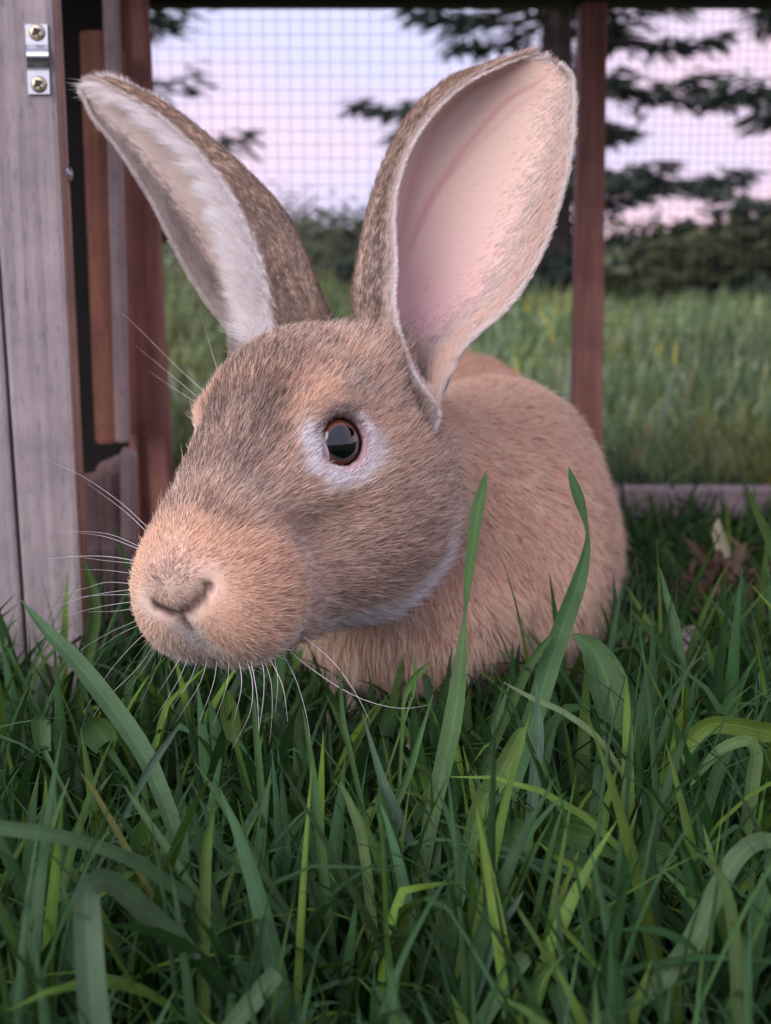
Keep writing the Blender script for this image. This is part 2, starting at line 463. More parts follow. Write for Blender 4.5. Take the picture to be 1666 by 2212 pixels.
def coat(pw, ph, fur_side=True):
    """coat colour, share of dark-tipped hairs, and hair length (m) at world points pw / head points ph"""
    F_, L_, U_ = ph[:, 0], np.abs(ph[:, 1]), ph[:, 2]
    pm = np.stack([F_, L_, U_], -1)
    n1 = vnoise(pw, 90, 1); n2 = vnoise(pw, 260, 2)
    head = smooth01(-7.4, -5.0, F_ + 0.18 * np.minimum(U_, 0)) * smooth01(-9.2, -8.0, U_)
    # head
    c = np.broadcast_to(C_TAN, pw.shape).copy()
    tick = np.full(len(pw), 0.27)
    c = mix(c, C_GREY, 0.35 * smooth01(1.9, 0.3, L_) * smooth01(6.4, 4.8, F_) * smooth01(-2.6, -0.5, U_))
    tick += 0.25 * smooth01(2.1, 0.3, L_) * smooth01(6.4, 4.5, F_) * smooth01(-2.0, 0, U_)
    w = gauss(pm, (5.6, 1.2, -0.9), (0.9, 0.7, 0.8)) + 0.9 * gauss(pm, (5.2, 0.2, -0.3), (1.0, 0.6, 0.7))
    c = mix(c, C_DARK, 0.45 * w); tick += 0.25 * w
    w = np.clip(gauss(pm, (2.2, 2.2, 1.9), (1.3, 1.1, 1.0)) + gauss(pm, (0.6, 2.4, 2.3), (1.5, 1.1, 0.8)), 0, 1)
    c = mix(c, C_ORANGE, 0.55 * w); tick -= 0.10 * w
    w = gauss(pm, (2.6, 1.5, 2.6), (0.8, 0.45, 1.3))
    c = mix(c, C_GREY * 0.7, 0.6 * w); tick += 0.3 * w
    w = gauss(pm, (3.0, 2.9, -1.2), (1.4, 1.0, 1.6)); c = mix(c, C_ORANGE, 0.35 * w)
    w = np.clip(1.15 * gauss(pm, (6.6, 2.4, -4.3), (2.5, 1.7, 1.9)) + 0.9 * gauss(pm, (6.8, 0.6, -2.3), (1.8, 1.6, 1.0)), 0, 1)
    c = mix(c, C_ORANGE * 1.05, 0.9 * w); tick *= 1 - 0.6 * w
    for fp in FOLLICLES:
        g_ = gauss(ph, fp, (0.13, 0.13, 0.13)); c = mix(c, C_DARK * 1.6, 0.7 * g_)
    w = gauss(pm, (9.0, 0.25, -3.9), (1.0, 0.8, 0.8)); c = mix(c, C_GREY * 1.1, 0.45 * w)
    w = smooth01(-5.4, -6.6, U_ + 0.15 * (F_ - 6)) * smooth01(3, 5.5, F_) ; c = mix(c, C_CREAM, 0.8 * w)
    w = gauss(pm, (8.5, 0.1, -6.0), (1.2, 0.55, 1.0)); c = mix(c, C_WHITE, 0.9 * w)
    w = smooth01(-0.2, -1.9, ph[:, 1]) * smooth01(6.0, 7.0, F_) * smooth01(-3.2, -4.6, U_); c = mix(c, C_WHITE, 0.75 * w); tick *= 1 - 0.6 * w
    # fur behind the muzzle is paler, the cheek greyer
    w = gauss(pm, (3.8, 2.4, -4.2), (1.0, 1.5, 2.0)); c = mix(c, C_CREAM, 0.15 * w)
    w = gauss(pm, (-1.8, 4, -4.2), (2.6, 2, 2.2)); c = mix(c, C_GREY, 0.10 * w); tick += 0.08 * w
    w = gauss(pm, (-2.6, 3.8, -1.2), (1.6, 1.6, 1.3)); c = mix(c, C_ORANGE, 0.35 * w)
    # pale fringe of the jaw
    e = np.sqrt(((F_ - 1.0) / 8.2) ** 2 + ((U_ + 2.0) / 5.9) ** 2)
    w = smooth01(0.77, 0.93, e) * smooth01(-0.5, -2.2, U_) * smooth01(4.0, 2.0, F_) * smooth01(0.5, 1.8, L_)
    c = mix(c, C_WHITE, 0.85 * w); tick *= 1 - 0.8 * w
    # white ring of the eye
    q = (pm - EYE_C)
    xq = q[:, 0] - 0.45; zq = q[:, 2] + 0.10 + 0.22 * np.maximum(xq, 0)
    er = np.sqrt((xq / np.where(xq > 0, 2.35, 1.75)) ** 2 + (zq / np.where(zq > 0, 1.22, 1.62)) ** 2)
    w = smooth01(1.10, 0.82, er + 0.30 * (n2 - 0.5)) * (L_ > 1.2)
    c = mix(c, C_WHITE, w); tick *= 1 - 0.97 * w
    wp = gauss(pm, EYE_C + np.array([1.45, 0.1, -0.85]), (0.42, 0.7, 0.36)); c = mix(c, C_PINK, 0.8 * wp)
    wl = smooth01(0.55, 0.95, q[:, 2] + 0.25 * q[:, 0]) * smooth01(1.75, 1.45, np.linalg.norm(q, axis=-1)) * (L_ > 1.2)
    c = mix(c, C_GREY * 0.6, 0.7 * wl); tick += 0.5 * wl
    for mc, mr, mcol, ms, mt in MARKS:
        g_ = gauss(pm, mc, (mr, mr, mr)); g_ = np.minimum(g_ * (1 + 0.5 * (n2 - 0.5)), 1)
        c = mix(c, mcol, ms * g_); tick = tick + mt * g_
    tick = np.maximum(tick, 0.01)
    dl = np.linalg.norm(q - 0.56 * EYE_A * 1.0, axis=-1)
    lid = smooth01(1.62, 1.36, dl)
    c = mix(c, C_PINK, lid * (0.0 if fur_side else 1.0))
    w = smooth01(1.2, 2.4, U_) * smooth01(-2.2, -3.6, F_); c = mix(c, C_GREY * 0.75, 0.6 * w); tick += 0.15 * w
    ch, th = c, tick
    lh = 0.0068 + 0.0034 * smooth01(2, -4, F_) + 0.0045 * smooth01(-2.5, -4.0, F_) * smooth01(1.5, 2.8, U_) - 0.0042 * smooth01(7.0, 8.8, F_) - 0.0036 * smooth01(2.2, 1.35, dl)
    er_ = gauss(pm, EAR_ROOT, (1.5, 1.2, 1.5)); lh = lh + 0.0065 * er_; th = np.maximum(tick - 0.12 * er_, 0.01); ch = mix(c, C_GREY, 0.35 * er_)
    lh = lh + 0.007 * smooth01(0.80, 0.95, e) * smooth01(-2, -3.5, U_) * smooth01(5.0, 3.0, F_)
    # body
    z = pw[:, 2]
    cb = np.broadcast_to(C_BODY, pw.shape).copy()
    cb = mix(cb, C_CREAM, 0.5 * smooth01(0.10, 0.04, z))
    cb = mix(cb, C_WHITE, 0.6 * smooth01(0.055, 0.02, z))
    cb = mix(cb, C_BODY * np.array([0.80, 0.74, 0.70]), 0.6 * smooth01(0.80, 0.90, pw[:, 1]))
    cb = mix(cb, C_ORANGE, 0.35 * gauss(pw, PX(1020, 930, 0.66), (0.03, 0.04, 0.03)))
    cb = cb * (0.90 + 0.2 * n1)[:, None]
    tb = np.full(len(pw), 0.06)
    lb = 0.0078 + 0.004 * smooth01(0.12, 0.07, z) - 0.007 * smooth01(0.05, 0.03, z)
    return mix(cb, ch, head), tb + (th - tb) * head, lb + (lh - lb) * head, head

# ------------------------------------------------------------------ rabbit: objects
rabbit = tag(link(bpy.data.objects.new('rabbit', None)), 'sandy brown rabbit with tall ears standing in the grass, head turned aside', 'rabbit')
rabbit.location = (PX(1000, 1300, 0.72)[0], 0.72, 0)
def under(o, parent):
    """parent without moving"""
    o.parent = parent
    if parent.parent is None:
        o.matrix_parent_inverse = mathutils.Matrix.Translation(parent.location).inverted()
    return o

skin_mat, t_, b_ = new_mat('rabbit_skin')
at = N(t_, 'ShaderNodeAttribute', attribute_name='skin')
t_.links.new(at.outputs['Color'], b_.inputs['Base Color'])
b_.inputs['Roughness'].default_value = 0.65
b_.inputs['Subsurface Weight'].default_value = 0.0
b_.inputs['Subsurface Radius'].default_value = (0.004, 0.0015, 0.001)
b_.inputs['Subsurface Scale'].default_value = 0.6
nz = N(t_, 'ShaderNodeTexNoise', Scale=900.0, Detail=3.0)
bp = N(t_, 'ShaderNodeBump', Strength=0.15, Distance=0.0004)
t_.links.new(nz.outputs['Fac'], bp.inputs['Height']); t_.links.new(bp.outputs['Normal'], b_.inputs['Normal'])

VV, FF, CC, off = [BV], [BF], [], len(BV)
cskin, _, _, _ = coat(BV, W2H(BV), False)
_ph = W2H(BV); _pm = _ph.copy(); _pm[:, 1] = np.abs(_pm[:, 1])
_sl = np.full(len(BV), 9.0)
for poly, r in GROOVES:
    for a, b in zip(poly[:-1], poly[1:]):
        _sl = np.minimum(_sl, sd_cone(_ph, a, b, 0, 0))
cskin = mix(cskin, np.array([0.10, 0.05, 0.045]), smooth01(0.27, 0.15, _sl))          # bare dark skin of the nose slits
_q = _pm - EYE_C
cskin = mix(cskin, np.array([0.16, 0.095, 0.085]), smooth01(0.35, 0.75, _q[:, 2]) * smooth01(1.75, 1.5, np.linalg.norm(_q, axis=-1)))
cskin = mix(cskin, np.array([0.07, 0.04, 0.038]), smooth01(1.27, 1.21, np.linalg.norm(_q, axis=-1)))   # lid margins
CC.append(cskin * 0.8)
def ear_param(k):
    S, n, V, F, M_ = EARS[k]
    nS, nT, _ = S.shape
    s = np.repeat(np.linspace(0, 1, nS), nT); t = np.tile(np.linspace(1, -1, nT), nS)
    return s, t        # t = +1 open edge, -1 curled edge
def ear_colour(k, s, t, inside, p):
    n1 = vnoise(p, 140, 5)
    if inside:
        c = mix(np.broadcast_to(np.array([0.64, 0.455, 0.36]), p.shape), np.array([0.63, 0.385, 0.375]), smooth01(0.58, 0.15, s))
        c = mix(c, np.array([0.55, 0.27, 0.30]), 0.6 * smooth01(0.35, 0.05, s) * smooth01(0.8, 0.2, np.abs(t + 0.1)))
        # veins
        path = 0.02 + 0.42 * smooth01(0.35, 0.9, s)
        v = np.exp(-((t - path) / 0.024) ** 2) * smooth01(0.28, 0.42, s) * smooth01(0.88, 0.74, s)
        path2 = -0.05 + 0.05 * np.sin(s * 9)
        v = v + 0.7 * np.exp(-((t - path2) / 0.05) ** 2) + 0.6 * np.exp(-((t - path - 0.5 * (s - 0.45)) / 0.016) ** 2) * smooth01(0.42, 0.5, s) * smooth01(0.75, 0.65, s) + 0.5 * np.exp(-((t - path + 0.7 * (s - 0.5)) / 0.016) ** 2) * smooth01(0.46, 0.54, s) * smooth01(0.8, 0.7, s) * smooth01(0.5, 0.42, s) * smooth01(0.2, 0.3, s)
        c = mix(c, np.array([0.50, 0.20, 0.19]), 0.6 * np.clip(v, 0, 1) * (1.0 if k == 0 else 0.2))
        if k == 1: c = mix(c, np.array([0.66, 0.58, 0.53]), 0.7)
        c = mix(c, C_CREAM, 0.7 * smooth01(0.88, 1.0, np.abs(t)))
        c = mix(c, C_TAN * 0.8, 0.9 * smooth01(0.21, 0.15, s) if k == 0 else 0 * s)
        c = mix(c, C_WHITE * 0.85, smooth01(0.9, 1.0, s))
    else:
        c = mix(np.broadcast_to(np.array([0.24, 0.175, 0.135]), p.shape), np.array([0.42, 0.30, 0.22]), 0.8 * n1)
        c = mix(c, np.array([0.50, 0.34, 0.24]), 0.6 * smooth01(0.35, 0.8, s))
        c = mix(c, C_CREAM * 0.8, 0.8 * smooth01(0.22, 0.12, s) * smooth01(-0.2, -0.6, t) if k == 0 else 0 * s)
        c = mix(c, C_WHITE * 0.95, np.maximum(smooth01(0.80, 0.92, t - 0.3 * smooth01(0.5, 0.3, s) * -1), (0.30 if k == 0 else 1.0) * smooth01(-0.87 if k == 0 else -0.87, -0.97 if k == 0 else -0.93, t) * (smooth01(0.75, 0.55, s) if k == 0 else 1.0)))
        if k == 0: c = mix(c, C_CREAM, smooth01(0.80, 0.95, s) * smooth01(-0.3, -0.6, t) * 0.8)
    return c
for k in (0, 1):
    S, n, V, F, M_ = EARS[k]
    s, t = ear_param(k)
    h = M_
    VV.append(V); FF.append(F + off); off += len(V)
    CC.append(np.vstack([ear_colour(k, s, t, True, V[:h]), ear_colour(k, s, t, False, V[h:2 * h]), np.broadcast_to(C_WHITE * 0.9, (len(V) - 2 * h, 3))]))
body = mesh_obj('body', np.vstack(VV), np.vstack(FF), skin_mat, None, True, {'skin': ('POINT', np.vstack(CC))})
under(body, rabbit)

# ---- fur
def sample_mesh(V, F, dens, count):
    tri = np.vstack([F[:, [0, 1, 2]], F[:, [0, 2, 3]]])
    a, b, c = V[tri[:, 0]], V[tri[:, 1]], V[tri[:, 2]]
    cr_ = np.cross(b - a, c - a)
    area = np.linalg.norm(cr_, axis=1) * 0.5
    w = area * dens((a + b + c) / 3)
    pick = rng.choice(len(tri), count, p=w / w.sum())
    r1, r2 = rng.random(count), rng.random(count)
    m = r1 + r2 > 1; r1[m], r2[m] = 1 - r1[m], 1 - r2[m]
    return a[pick] + r1[:, None] * (b - a)[pick] + r2[:, None] * (c - a)[pick], tri[pick], r1, r2
def vertex_normals(V, F):
    n = np.zeros_like(V)
    fn = np.cross(V[F[:, 2]] - V[F[:, 0]], V[F[:, 3]] - V[F[:, 1]])
    for i in range(4): np.add.at(n, F[:, i], fn)
    return unit(n)
KPT = 5
def strands(root, nrm, flow, length, lift, jit, col_root, col_tip, rad, tip_from=0.5):
    """curve points (n, KPT, 3), radii and colours of hairs lying along flow"""
    n = len(root)
    tan = unit(flow - nrm * (flow * nrm).sum(-1, keepdims=True))
    tan = unit(tan + jit * rng.normal(size=(n, 3)))
    tan = unit(tan - nrm * np.minimum((tan * nrm).sum(-1, keepdims=True), 0))
    P = np.empty((n, KPT, 3)); p = root - nrm * 0.0004; P[:, 0] = p
    for i in range(1, KPT):
        f = (i - 0.5) / (KPT - 1)
        d = unit(tan + nrm * (lift * (1.25 - f))[:, None])
        p = p + d * (length / (KPT - 1))[:, None]; P[:, i] = p
    tt = np.linspace(0, 1, KPT)
    R_ = rad[:, None] * (1 - 0.85 * tt ** 2.2)[None]
    w = smooth01(tip_from, min(tip_from + 0.35, 1.0), tt)[None, :, None]
    C = col_root[:, None, :] * (0.62 + 0.38 * smooth01(0, 0.5, tt))[None, :, None]
    C = C * (1 - w) + col_tip[:, None, :] * w
    return P, R_, C
HAIR = []
def coherent(p, scale, amp, seed):
    return amp * (np.stack([vnoise(p, scale, seed + i) for i in range(3)], -1) - 0.5) * 2

BN = vertex_normals(BV, BF)
def dens(c):
    h = W2H(c)
    hd = smooth01(-6.5, -4.5, h[:, 0]) * (np.abs(h[:, 1]) < 6) * (h[:, 2] > -9)
    back = smooth01(0.80, 0.95, c[:, 1])
    return 0.55 + 1.1 * hd - 0.35 * back
NF = 380000
root, tri, r1, r2 = sample_mesh(BV, BF, dens, NF)
nrm = unit(BN[tri[:, 0]] * (1 - r1 - r2)[:, None] + BN[tri[:, 1]] * r1[:, None] + BN[tri[:, 2]] * r2[:, None])
ph = W2H(root)
pm = np.stack([ph[:, 0], np.abs(ph[:, 1]), ph[:, 2]], -1)
q = pm - EYE_C
axd = q @ EYE_A; rad_e = np.sqrt(np.maximum((q * q).sum(-1) - axd ** 2, 0))
keep = ~((rad_e < 1.07) & (axd > -0.2))
sl = np.full(len(ph), 9.0)
for poly, r in GROOVES:
    for a, b in zip(poly[:-1], poly[1:]):
        sl = np.minimum(sl, sd_cone(ph, a, b, 0, 0))
keep &= sl > 0.15
keep &= root[:, 2] > 0.0
root, nrm, ph, pm, sl, rad_e = root[keep], nrm[keep], ph[keep], pm[keep], sl[keep], rad_e[keep]
col, tick, length, head_w = coat(root, ph)
# direction: swept back from the nose on the head, back and down on the trunk
fh = unit(ph - np.array([11.5, 0, -3.4])) * np.array([1, 1, 1.0])
fh = fh + np.array([0, 0, 0.10])
fh = unit(fh) @ HEAD_R.T
fb = np.broadcast_to(unit(np.array([0.42, 0.60, -0.62])), root.shape)
front = smooth01(0.05, -0.7, nrm[:, 1]) * (1 - head_w) * smooth01(0.15, 0.10, root[:, 2])
fb = unit(mix(fb, np.array([0.05, 0.1, -1.0]), 0.8 * front))
flow = unit(mix(fb, fh, head_w))
flow = unit(flow + coherent(root, 300, 0.22, 11) + coherent(root, 120, 0.16, 19) + coherent(root, 70, 0.16, 15) * (1.3 - head_w)[:, None])
n = len(root)
length = length * (0.75 + 0.5 * rng.random(n)) * (1 + (1 - head_w) * 0.7 * (vnoise(root, 170, 71) - 0.4)) * np.clip(0.16 + sl * 0.85, 0, 1)
lift = 0.20 + 0.32 * (1 - head_w) + 0.12 * rng.random(n) + 0.25 * smooth01(6.3, 7.6, ph[:, 0]) * head_w
_st = root - flow * (root * flow).sum(-1, keepdims=True) * 0.75
streak = vnoise(_st, 1000, 81) * 0.6 + vnoise(_st, 450, 85) * 0.4
guard = rng.random(n) < 0.07
length = np.where(guard, length * 1.45, length)
is_dark = rng.random(n) < np.clip(tick, 0.0, 0.8) * (0.35 + 1.3 * smooth01(0.25, 0.75, 1 - streak))
vary = (1.0 + (0.34 * rng.random(n) - 0.16) * (0.45 + 0.55 * head_w))[:, None]
col = col * vary * (1 + (streak - 0.5) * (0.35 + 0.45 * head_w))[:, None]
tipc = np.where(is_dark[:, None], C_DARK * (0.7 + 0.8 * rng.random(n))[:, None], np.minimum(col * 1.25 + 0.03, 0.94))
rad = 0.000070 + 0.00003 * rng.random(n) + 0.00003 * (1 - head_w)
HAIR.append(strands(root, nrm, flow, length, lift, 0.13, col, tipc, rad, 0.45))

# ears
def ear_fur(k, count, side, smin_, fn):
    """side 'in' / 'out'; fn(s, t) -> density 0..1"""
    S, n, V, F, M_ = EARS[k]
    nS, nT, _ = S.shape
    du = np.gradient(S, axis=0); dv = np.gradient(S, axis=1)
    A = np.linalg.norm(np.cross(du, dv), axis=-1)
    ss, tt = np.linspace(0, 1, nS), np.linspace(1, -1, nT)
    W = A * fn(ss[:, None] + 0 * tt[None], tt[None] + 0 * ss[:, None])
    pick = rng.choice(nS * nT, count, p=(W / W.sum()).ravel())
    fi = np.clip(pick // nT + rng.random(count) - 0.5, 0, nS - 1.001); fj = np.clip(pick % nT + rng.random(count) - 0.5, 0, nT - 1.001)
    i, j = fi.astype(int), fj.astype(int); a, b = (fi - i)[:, None], (fj - j)[:, None]
    def bil(X): return X[i, j] * (1 - a) * (1 - b) + X[i + 1, j] * a * (1 - b) + X[i, j + 1] * (1 - a) * b + X[i + 1, j + 1] * a * b
    nn = unit(bil(n)); p = bil(S)
    along = unit(bil(du)); across = unit(bil(dv))      # across points from the open edge (t=1) to the curled edge (t=-1)
    if side == 'out': nn = -nn
    return p + nn * 0.0006, nn, along, across, fi / (nS - 1), 1 - 2 * fj / (nT - 1)
for k in (0, 1):
    # outside coat
    p, nn, al, ac, s, t = ear_fur(k, 26000, 'out', 0, lambda s, t: 1 - 0.93 * smooth01(0.72, 0.86, t))
    c = ear_colour(k, s, t, False, p); m = len(p)
    c = c * (0.8 + 0.4 * rng.random(m))[:, None]
    dk = rng.random(m) < 0.5 * smooth01(0.8, 0.5, t) * (1 - 0.9 * smooth01(-0.85, -0.95, t) * (smooth01(0.75, 0.55, s) if k == 0 else 1.0))
    tp = np.where(dk[:, None], C_DARK * (0.8 + 0.6 * rng.random(m))[:, None], np.minimum(c * 1.2, 0.9))
    ln = (0.0045 + 0.003 * smooth01(0.3, 0.0, s) - 0.0025 * smooth01(0.6, 0.95, t)) * (0.7 + 0.6 * rng.random(m))
    fl = unit(al + 0.25 * ac * np.where(t > 0.45, 0.8, np.sign(-t))[:, None] + coherent(p, 260, 0.25, 31) * smooth01(1.0, 0.6, t)[:, None])
    HAIR.append(strands(p, nn, fl, ln, 0.28 + 0.15 * rng.random(m), 0.12, c, tp, 0.00008 + 0.00003 * rng.random(m)))
    # pale hair of the inner borders
    def fin(s, t, k=k):
        e = np.maximum(smooth01(0.35, 0.95, t), smooth01(-0.62 if k == 0 else -0.45, -0.92, t))
        low = smooth01(0.34, 0.05, s) * smooth01(0.0, 0.5, t + 0.1)
        return 0.012 + e + 0.6 * low + 0.9 * smooth01(0.86, 0.97, s) + (1.1 * smooth01(0.24, 0.16, s) if k == 0 else 0)
    p, nn, al, ac, s, t = ear_fur(k, 24000, 'in', 0, fin)
    m = len(p)
    c = mix(np.broadcast_to(C_WHITE * 0.92, p.shape), C_CREAM * 0.9, rng.random(m) * 0.8)
    bnd = smooth01(0.6, 0.8, t) * smooth01(0.97, 0.9, t) * smooth01(0.75, 0.5, s)
    if k == 0: c = mix(c, C_TAN, 0.45 * bnd); c = mix(c, C_TAN * 0.85, 0.6 * smooth01(0.24, 0.14, s) * rng.random(m))
    if k == 1: c = mix(c, np.array([0.55, 0.48, 0.44]), 0.7 * smooth01(0.2, 0.6, t))  # far ear's inner hair greyed, its shadow put into the colour
    topband = smooth01(0.84, 0.93, s) * smooth01(0.99, 0.95, s) + (smooth01(-0.75, -0.9, t) * smooth01(0.4, 0.7, s) if k == 0 else 0)
    c = mix(c, C_GREY, 0.5 * np.clip(topband, 0, 1) * (k == 0))
    ln = 0.0038 + 0.0015 * rng.random(m) + 0.0060 * smooth01(0.3, 0.7, t) * smooth01(0.8, 0.3, s) * smooth01(1.05, 0.8, t) + (0.0075 if k == 1 else 0.002) * smooth01(-0.5, -0.9, t) * smooth01(0.97, 0.85, s) * smooth01(0.0, 0.2, s) + 0.004 * smooth01(0.4, 0.0, s) * (t > 0) + (0.005 * smooth01(0.22, 0.14, s) if k == 0 else 0)
    edge = np.where((t > 0)[:, None], -ac, ac)
    fl = unit(al * 1.0 + np.where((t < 0)[:, None], -edge * (0.75 if k == 1 else 0.15), edge * 0.55) + coherent(p, 200, 0.3, 41))
    HAIR.append(strands(p, nn, fl, ln, 0.22 + 0.2 * rng.random(m), 0.12, c * (0.85 + 0.2 * rng.random(m))[:, None], np.minimum(c * 1.12, 0.9), 0.000075 + 0.00002 * rng.random(m)))
    # short velvet on the rim itself
    p, nn, al, ac, s, t = ear_fur(k, 7000, 'out', 0, lambda s, t: smooth01(-0.93, -1.0, t) + smooth01(0.965, 1.0, s))
    m = len(p); edge = np.where((t > 0)[:, None], -ac, ac)
    tipw = smooth01(0.9, 1.0, s)
    fl = unit(edge * (1 - tipw)[:, None] + al * (0.5 + tipw)[:, None])
    c = mix(np.broadcast_to(C_WHITE * 0.9, p.shape), C_GREY, 0.65 * rng.random(m) * (smooth01(0.5, 0.8, s) if k == 0 else 0.5))
    HAIR.append(strands(p, nn, fl, 0.0026 + 0.0016 * rng.random(m), 0.15 + 0.3 * rng.random(m), 0.2, c, np.minimum(c * 1.15, 0.9), 0.00008 + 0 * s))

    # hairs standing on the very edge, all round
    S_, n_, V_, F_, M_ = EARS[k]
    nS_, nT_ = S_.shape[:2]
    m = 12000
    fi = 3 + rng.random(m) * (nS_ - 9.01); i0 = fi.astype(int); fr = (fi - i0)[:, None]
    je = np.where(rng.random(m) < 0.5, 0, nT_ - 1); jn = np.where(je == 0, 1, nT_ - 2)
    p = S_[i0, je] * (1 - fr) + S_[i0 + 1, je] * fr; p2 = S_[i0, jn] * (1 - fr) + S_[i0 + 1, jn] * fr
    edge = unit(p - p2); nn = n_[i0, je]; al = unit(S_[i0 + 1, je] - S_[i0, je])
    sp = np.where(je == 0, 0.15 + 1.05 * rng.random(m), rng.random(m) * 2 - 1)[:, None]
    s = fi / (nS_ - 1)
    fl = unit(al * 0.9 + nn * sp * 0.9)
    c = mix(np.broadcast_to(C_WHITE * 0.95, p.shape), C_CREAM, 0.6 * rng.random(m))
    c = mix(c, C_GREY, (0.8 * (rng.random(m) < 0.55) * smooth01(0.4, 0.65, s) * (je > 0)))
    if k == 0: c = mix(c, C_TAN * 0.75, 0.6 * (je > 0))
    HAIR.append(strands(p - edge * 0.0006, edge, fl, 0.0026 + 0.0016 * rng.random(m) + 0.003 * smooth01(0.4, 0.7, s) * (je > 0) * rng.random(m), 0.35 + 0.4 * rng.random(m), 0.15, c * 1.1, np.minimum(c * 1.15, 0.92), 0.00008 + 0 * s))
    # long pale fringe of the curled edge
    p, nn, al, ac, s, t = ear_fur(k, 9000 if k else 5000, 'out', 0, lambda s, t: smooth01(-0.88 if k else -0.86, -0.96, t) * smooth01(1.0, 0.9, s) * smooth01(0.05, 0.15, s))
    m = len(p)
    fl = unit(al * 0.9 + ac * (0.85 if k else 0.35) + coherent(p, 220, 0.45, 51))
    c = mix(np.broadcast_to(C_WHITE, p.shape), C_CREAM, 0.4 * rng.random(m))
    if k == 0: c = mix(c, C_TAN * 0.8, 0.5 + 0 * s); c = mix(c, C_GREY * 0.8, (0.75 * smooth01(0.35, 0.65, s) * (rng.random(m) < 0.6)))
    ln = (0.0145 if k else 0.0040) * (0.35 + 0.9 * rng.random(m) * (0.4 + 1.1 * vnoise(p, 260, 57))) * smooth01(1.02, 0.75, s)
    HAIR.append(strands(p, nn, fl, ln + 0.002, 0.10 + 0.15 * rng.random(m), 0.10, c, np.minimum(c * 1.1, 0.92), 0.00008 + 0 * s))

fur_mat = bpy.data.materials.new('rabbit_fur'); fur_mat.use_nodes = True
t_ = fur_mat.node_tree; t_.nodes.clear()
out = t_.nodes.new('ShaderNodeOutputMaterial')
at = N(t_, 'ShaderNodeAttribute', attribute_name='coat')
pb = N(t_, 'ShaderNodeBsdfPrincipled', Roughness=0.55)
pb.inputs['Specular IOR Level'].default_value = 0.25
tr = N(t_, 'ShaderNodeBsdfTranslucent')
mx = N(t_, 'ShaderNodeMixShader'); mx.inputs[0].default_value = 0.35
t_.links.new(at.outputs['Color'], pb.inputs['Base Color']); t_.links.new(at.outputs['Color'], tr.inputs['Color'])
t_.links.new(pb.outputs['BSDF'], mx.inputs[1]); t_.links.new(tr.outputs['BSDF'], mx.inputs[2])
t_.links.new(mx.outputs[0], out.inputs['Surface'])
def hair_object(name, packs, mat, parent):
    hc = bpy.data.hair_curves.new(name)
    P = np.concatenate([a[0] for a in packs]); R_ = np.concatenate([a[1] for a in packs]); C = np.concatenate([a[2] for a in packs])
    hc.add_curves([P.shape[1]] * len(P))
    hc.attributes['position'].data.foreach_set('vector', P.reshape(-1).astype(np.float32))
    ra = hc.attributes.get('radius') or hc.attributes.new('radius', 'FLOAT', 'POINT')
    ra.data.foreach_set('value', R_.reshape(-1).astype(np.float32))
    ca = hc.attributes.new('coat', 'FLOAT_COLOR', 'POINT')
    ca.data.foreach_set('color', np.c_[C.reshape(-1, 3), np.ones(C.size // 3)].astype(np.float32).ravel())
    hc.materials.append(mat)
    o = link(bpy.data.objects.new(name, hc))
    return under(o, parent)
fur = hair_object('fur', HAIR, fur_mat, body)

# ---- eyes
eye_mat, t_, b_ = new_mat('rabbit_eye')
tcn = N(t_, 'ShaderNodeTexCoord')
sep = N(t_, 'ShaderNodeSeparateXYZ'); t_.links.new(tcn.outputs['Object'], sep.inputs[0])
rp = N(t_, 'ShaderNodeMath', operation='DIVIDE'); rp.inputs[1].default_value = EYE_R / 100
t_.links.new(sep.outputs['Z'], rp.inputs[0])
er_ = N(t_, 'ShaderNodeValToRGB')
el = er_.color_ramp.elements
el[0].position = 0.30; el[0].color = (0.45, 0.36, 0.36, 1)
el[1].position = 0.36; el[1].color = (0.03, 0.012, 0.008, 1)
for pos, colr in ((0.50, (0.030, 0.011, 0.006, 1)), (0.74, (0.14, 0.048, 0.020, 1)), (0.80, (0.06, 0.018, 0.008, 1)), (0.82, (0.002, 0.002, 0.003, 1))):
    e_ = el.new(pos); e_.color = colr
t_.links.new(rp.outputs[0], er_.inputs['Fac']); t_.links.new(er_.outputs['Color'], b_.inputs['Base Color'])
b_.inputs['Roughness'].default_value = 0.035; b_.inputs['IOR'].default_value = 1.5
b_.inputs['Coat Weight'].default_value = 1.0; b_.inputs['Coat Roughness'].default_value = 0.01; b_.inputs['Coat IOR'].default_value = 1.4
lid_mat, t_, b_ = new_mat('rabbit_third_eyelid')
b_.inputs['Base Color'].default_value = (0.60, 0.45, 0.45, 1); b_.inputs['Roughness'].default_value = 0.12
def sphere_grid(r, nu, nv, th0, th1):
    th = np.linspace(th0, th1, nv); fi = np.linspace(0, 2 * np.pi, nu, endpoint=False)
    T, P_ = np.meshgrid(th, fi, indexing='ij')
    V = r * np.stack([np.sin(T) * np.cos(P_), np.sin(T) * np.sin(P_), np.cos(T)], -1).reshape(-1, 3)
    F = [(i * nu + j, (i + 1) * nu + j, (i + 1) * nu + (j + 1) % nu, i * nu + (j + 1) % nu) for i in range(nv - 1) for j in range(nu)]
    return V, np.array(F)
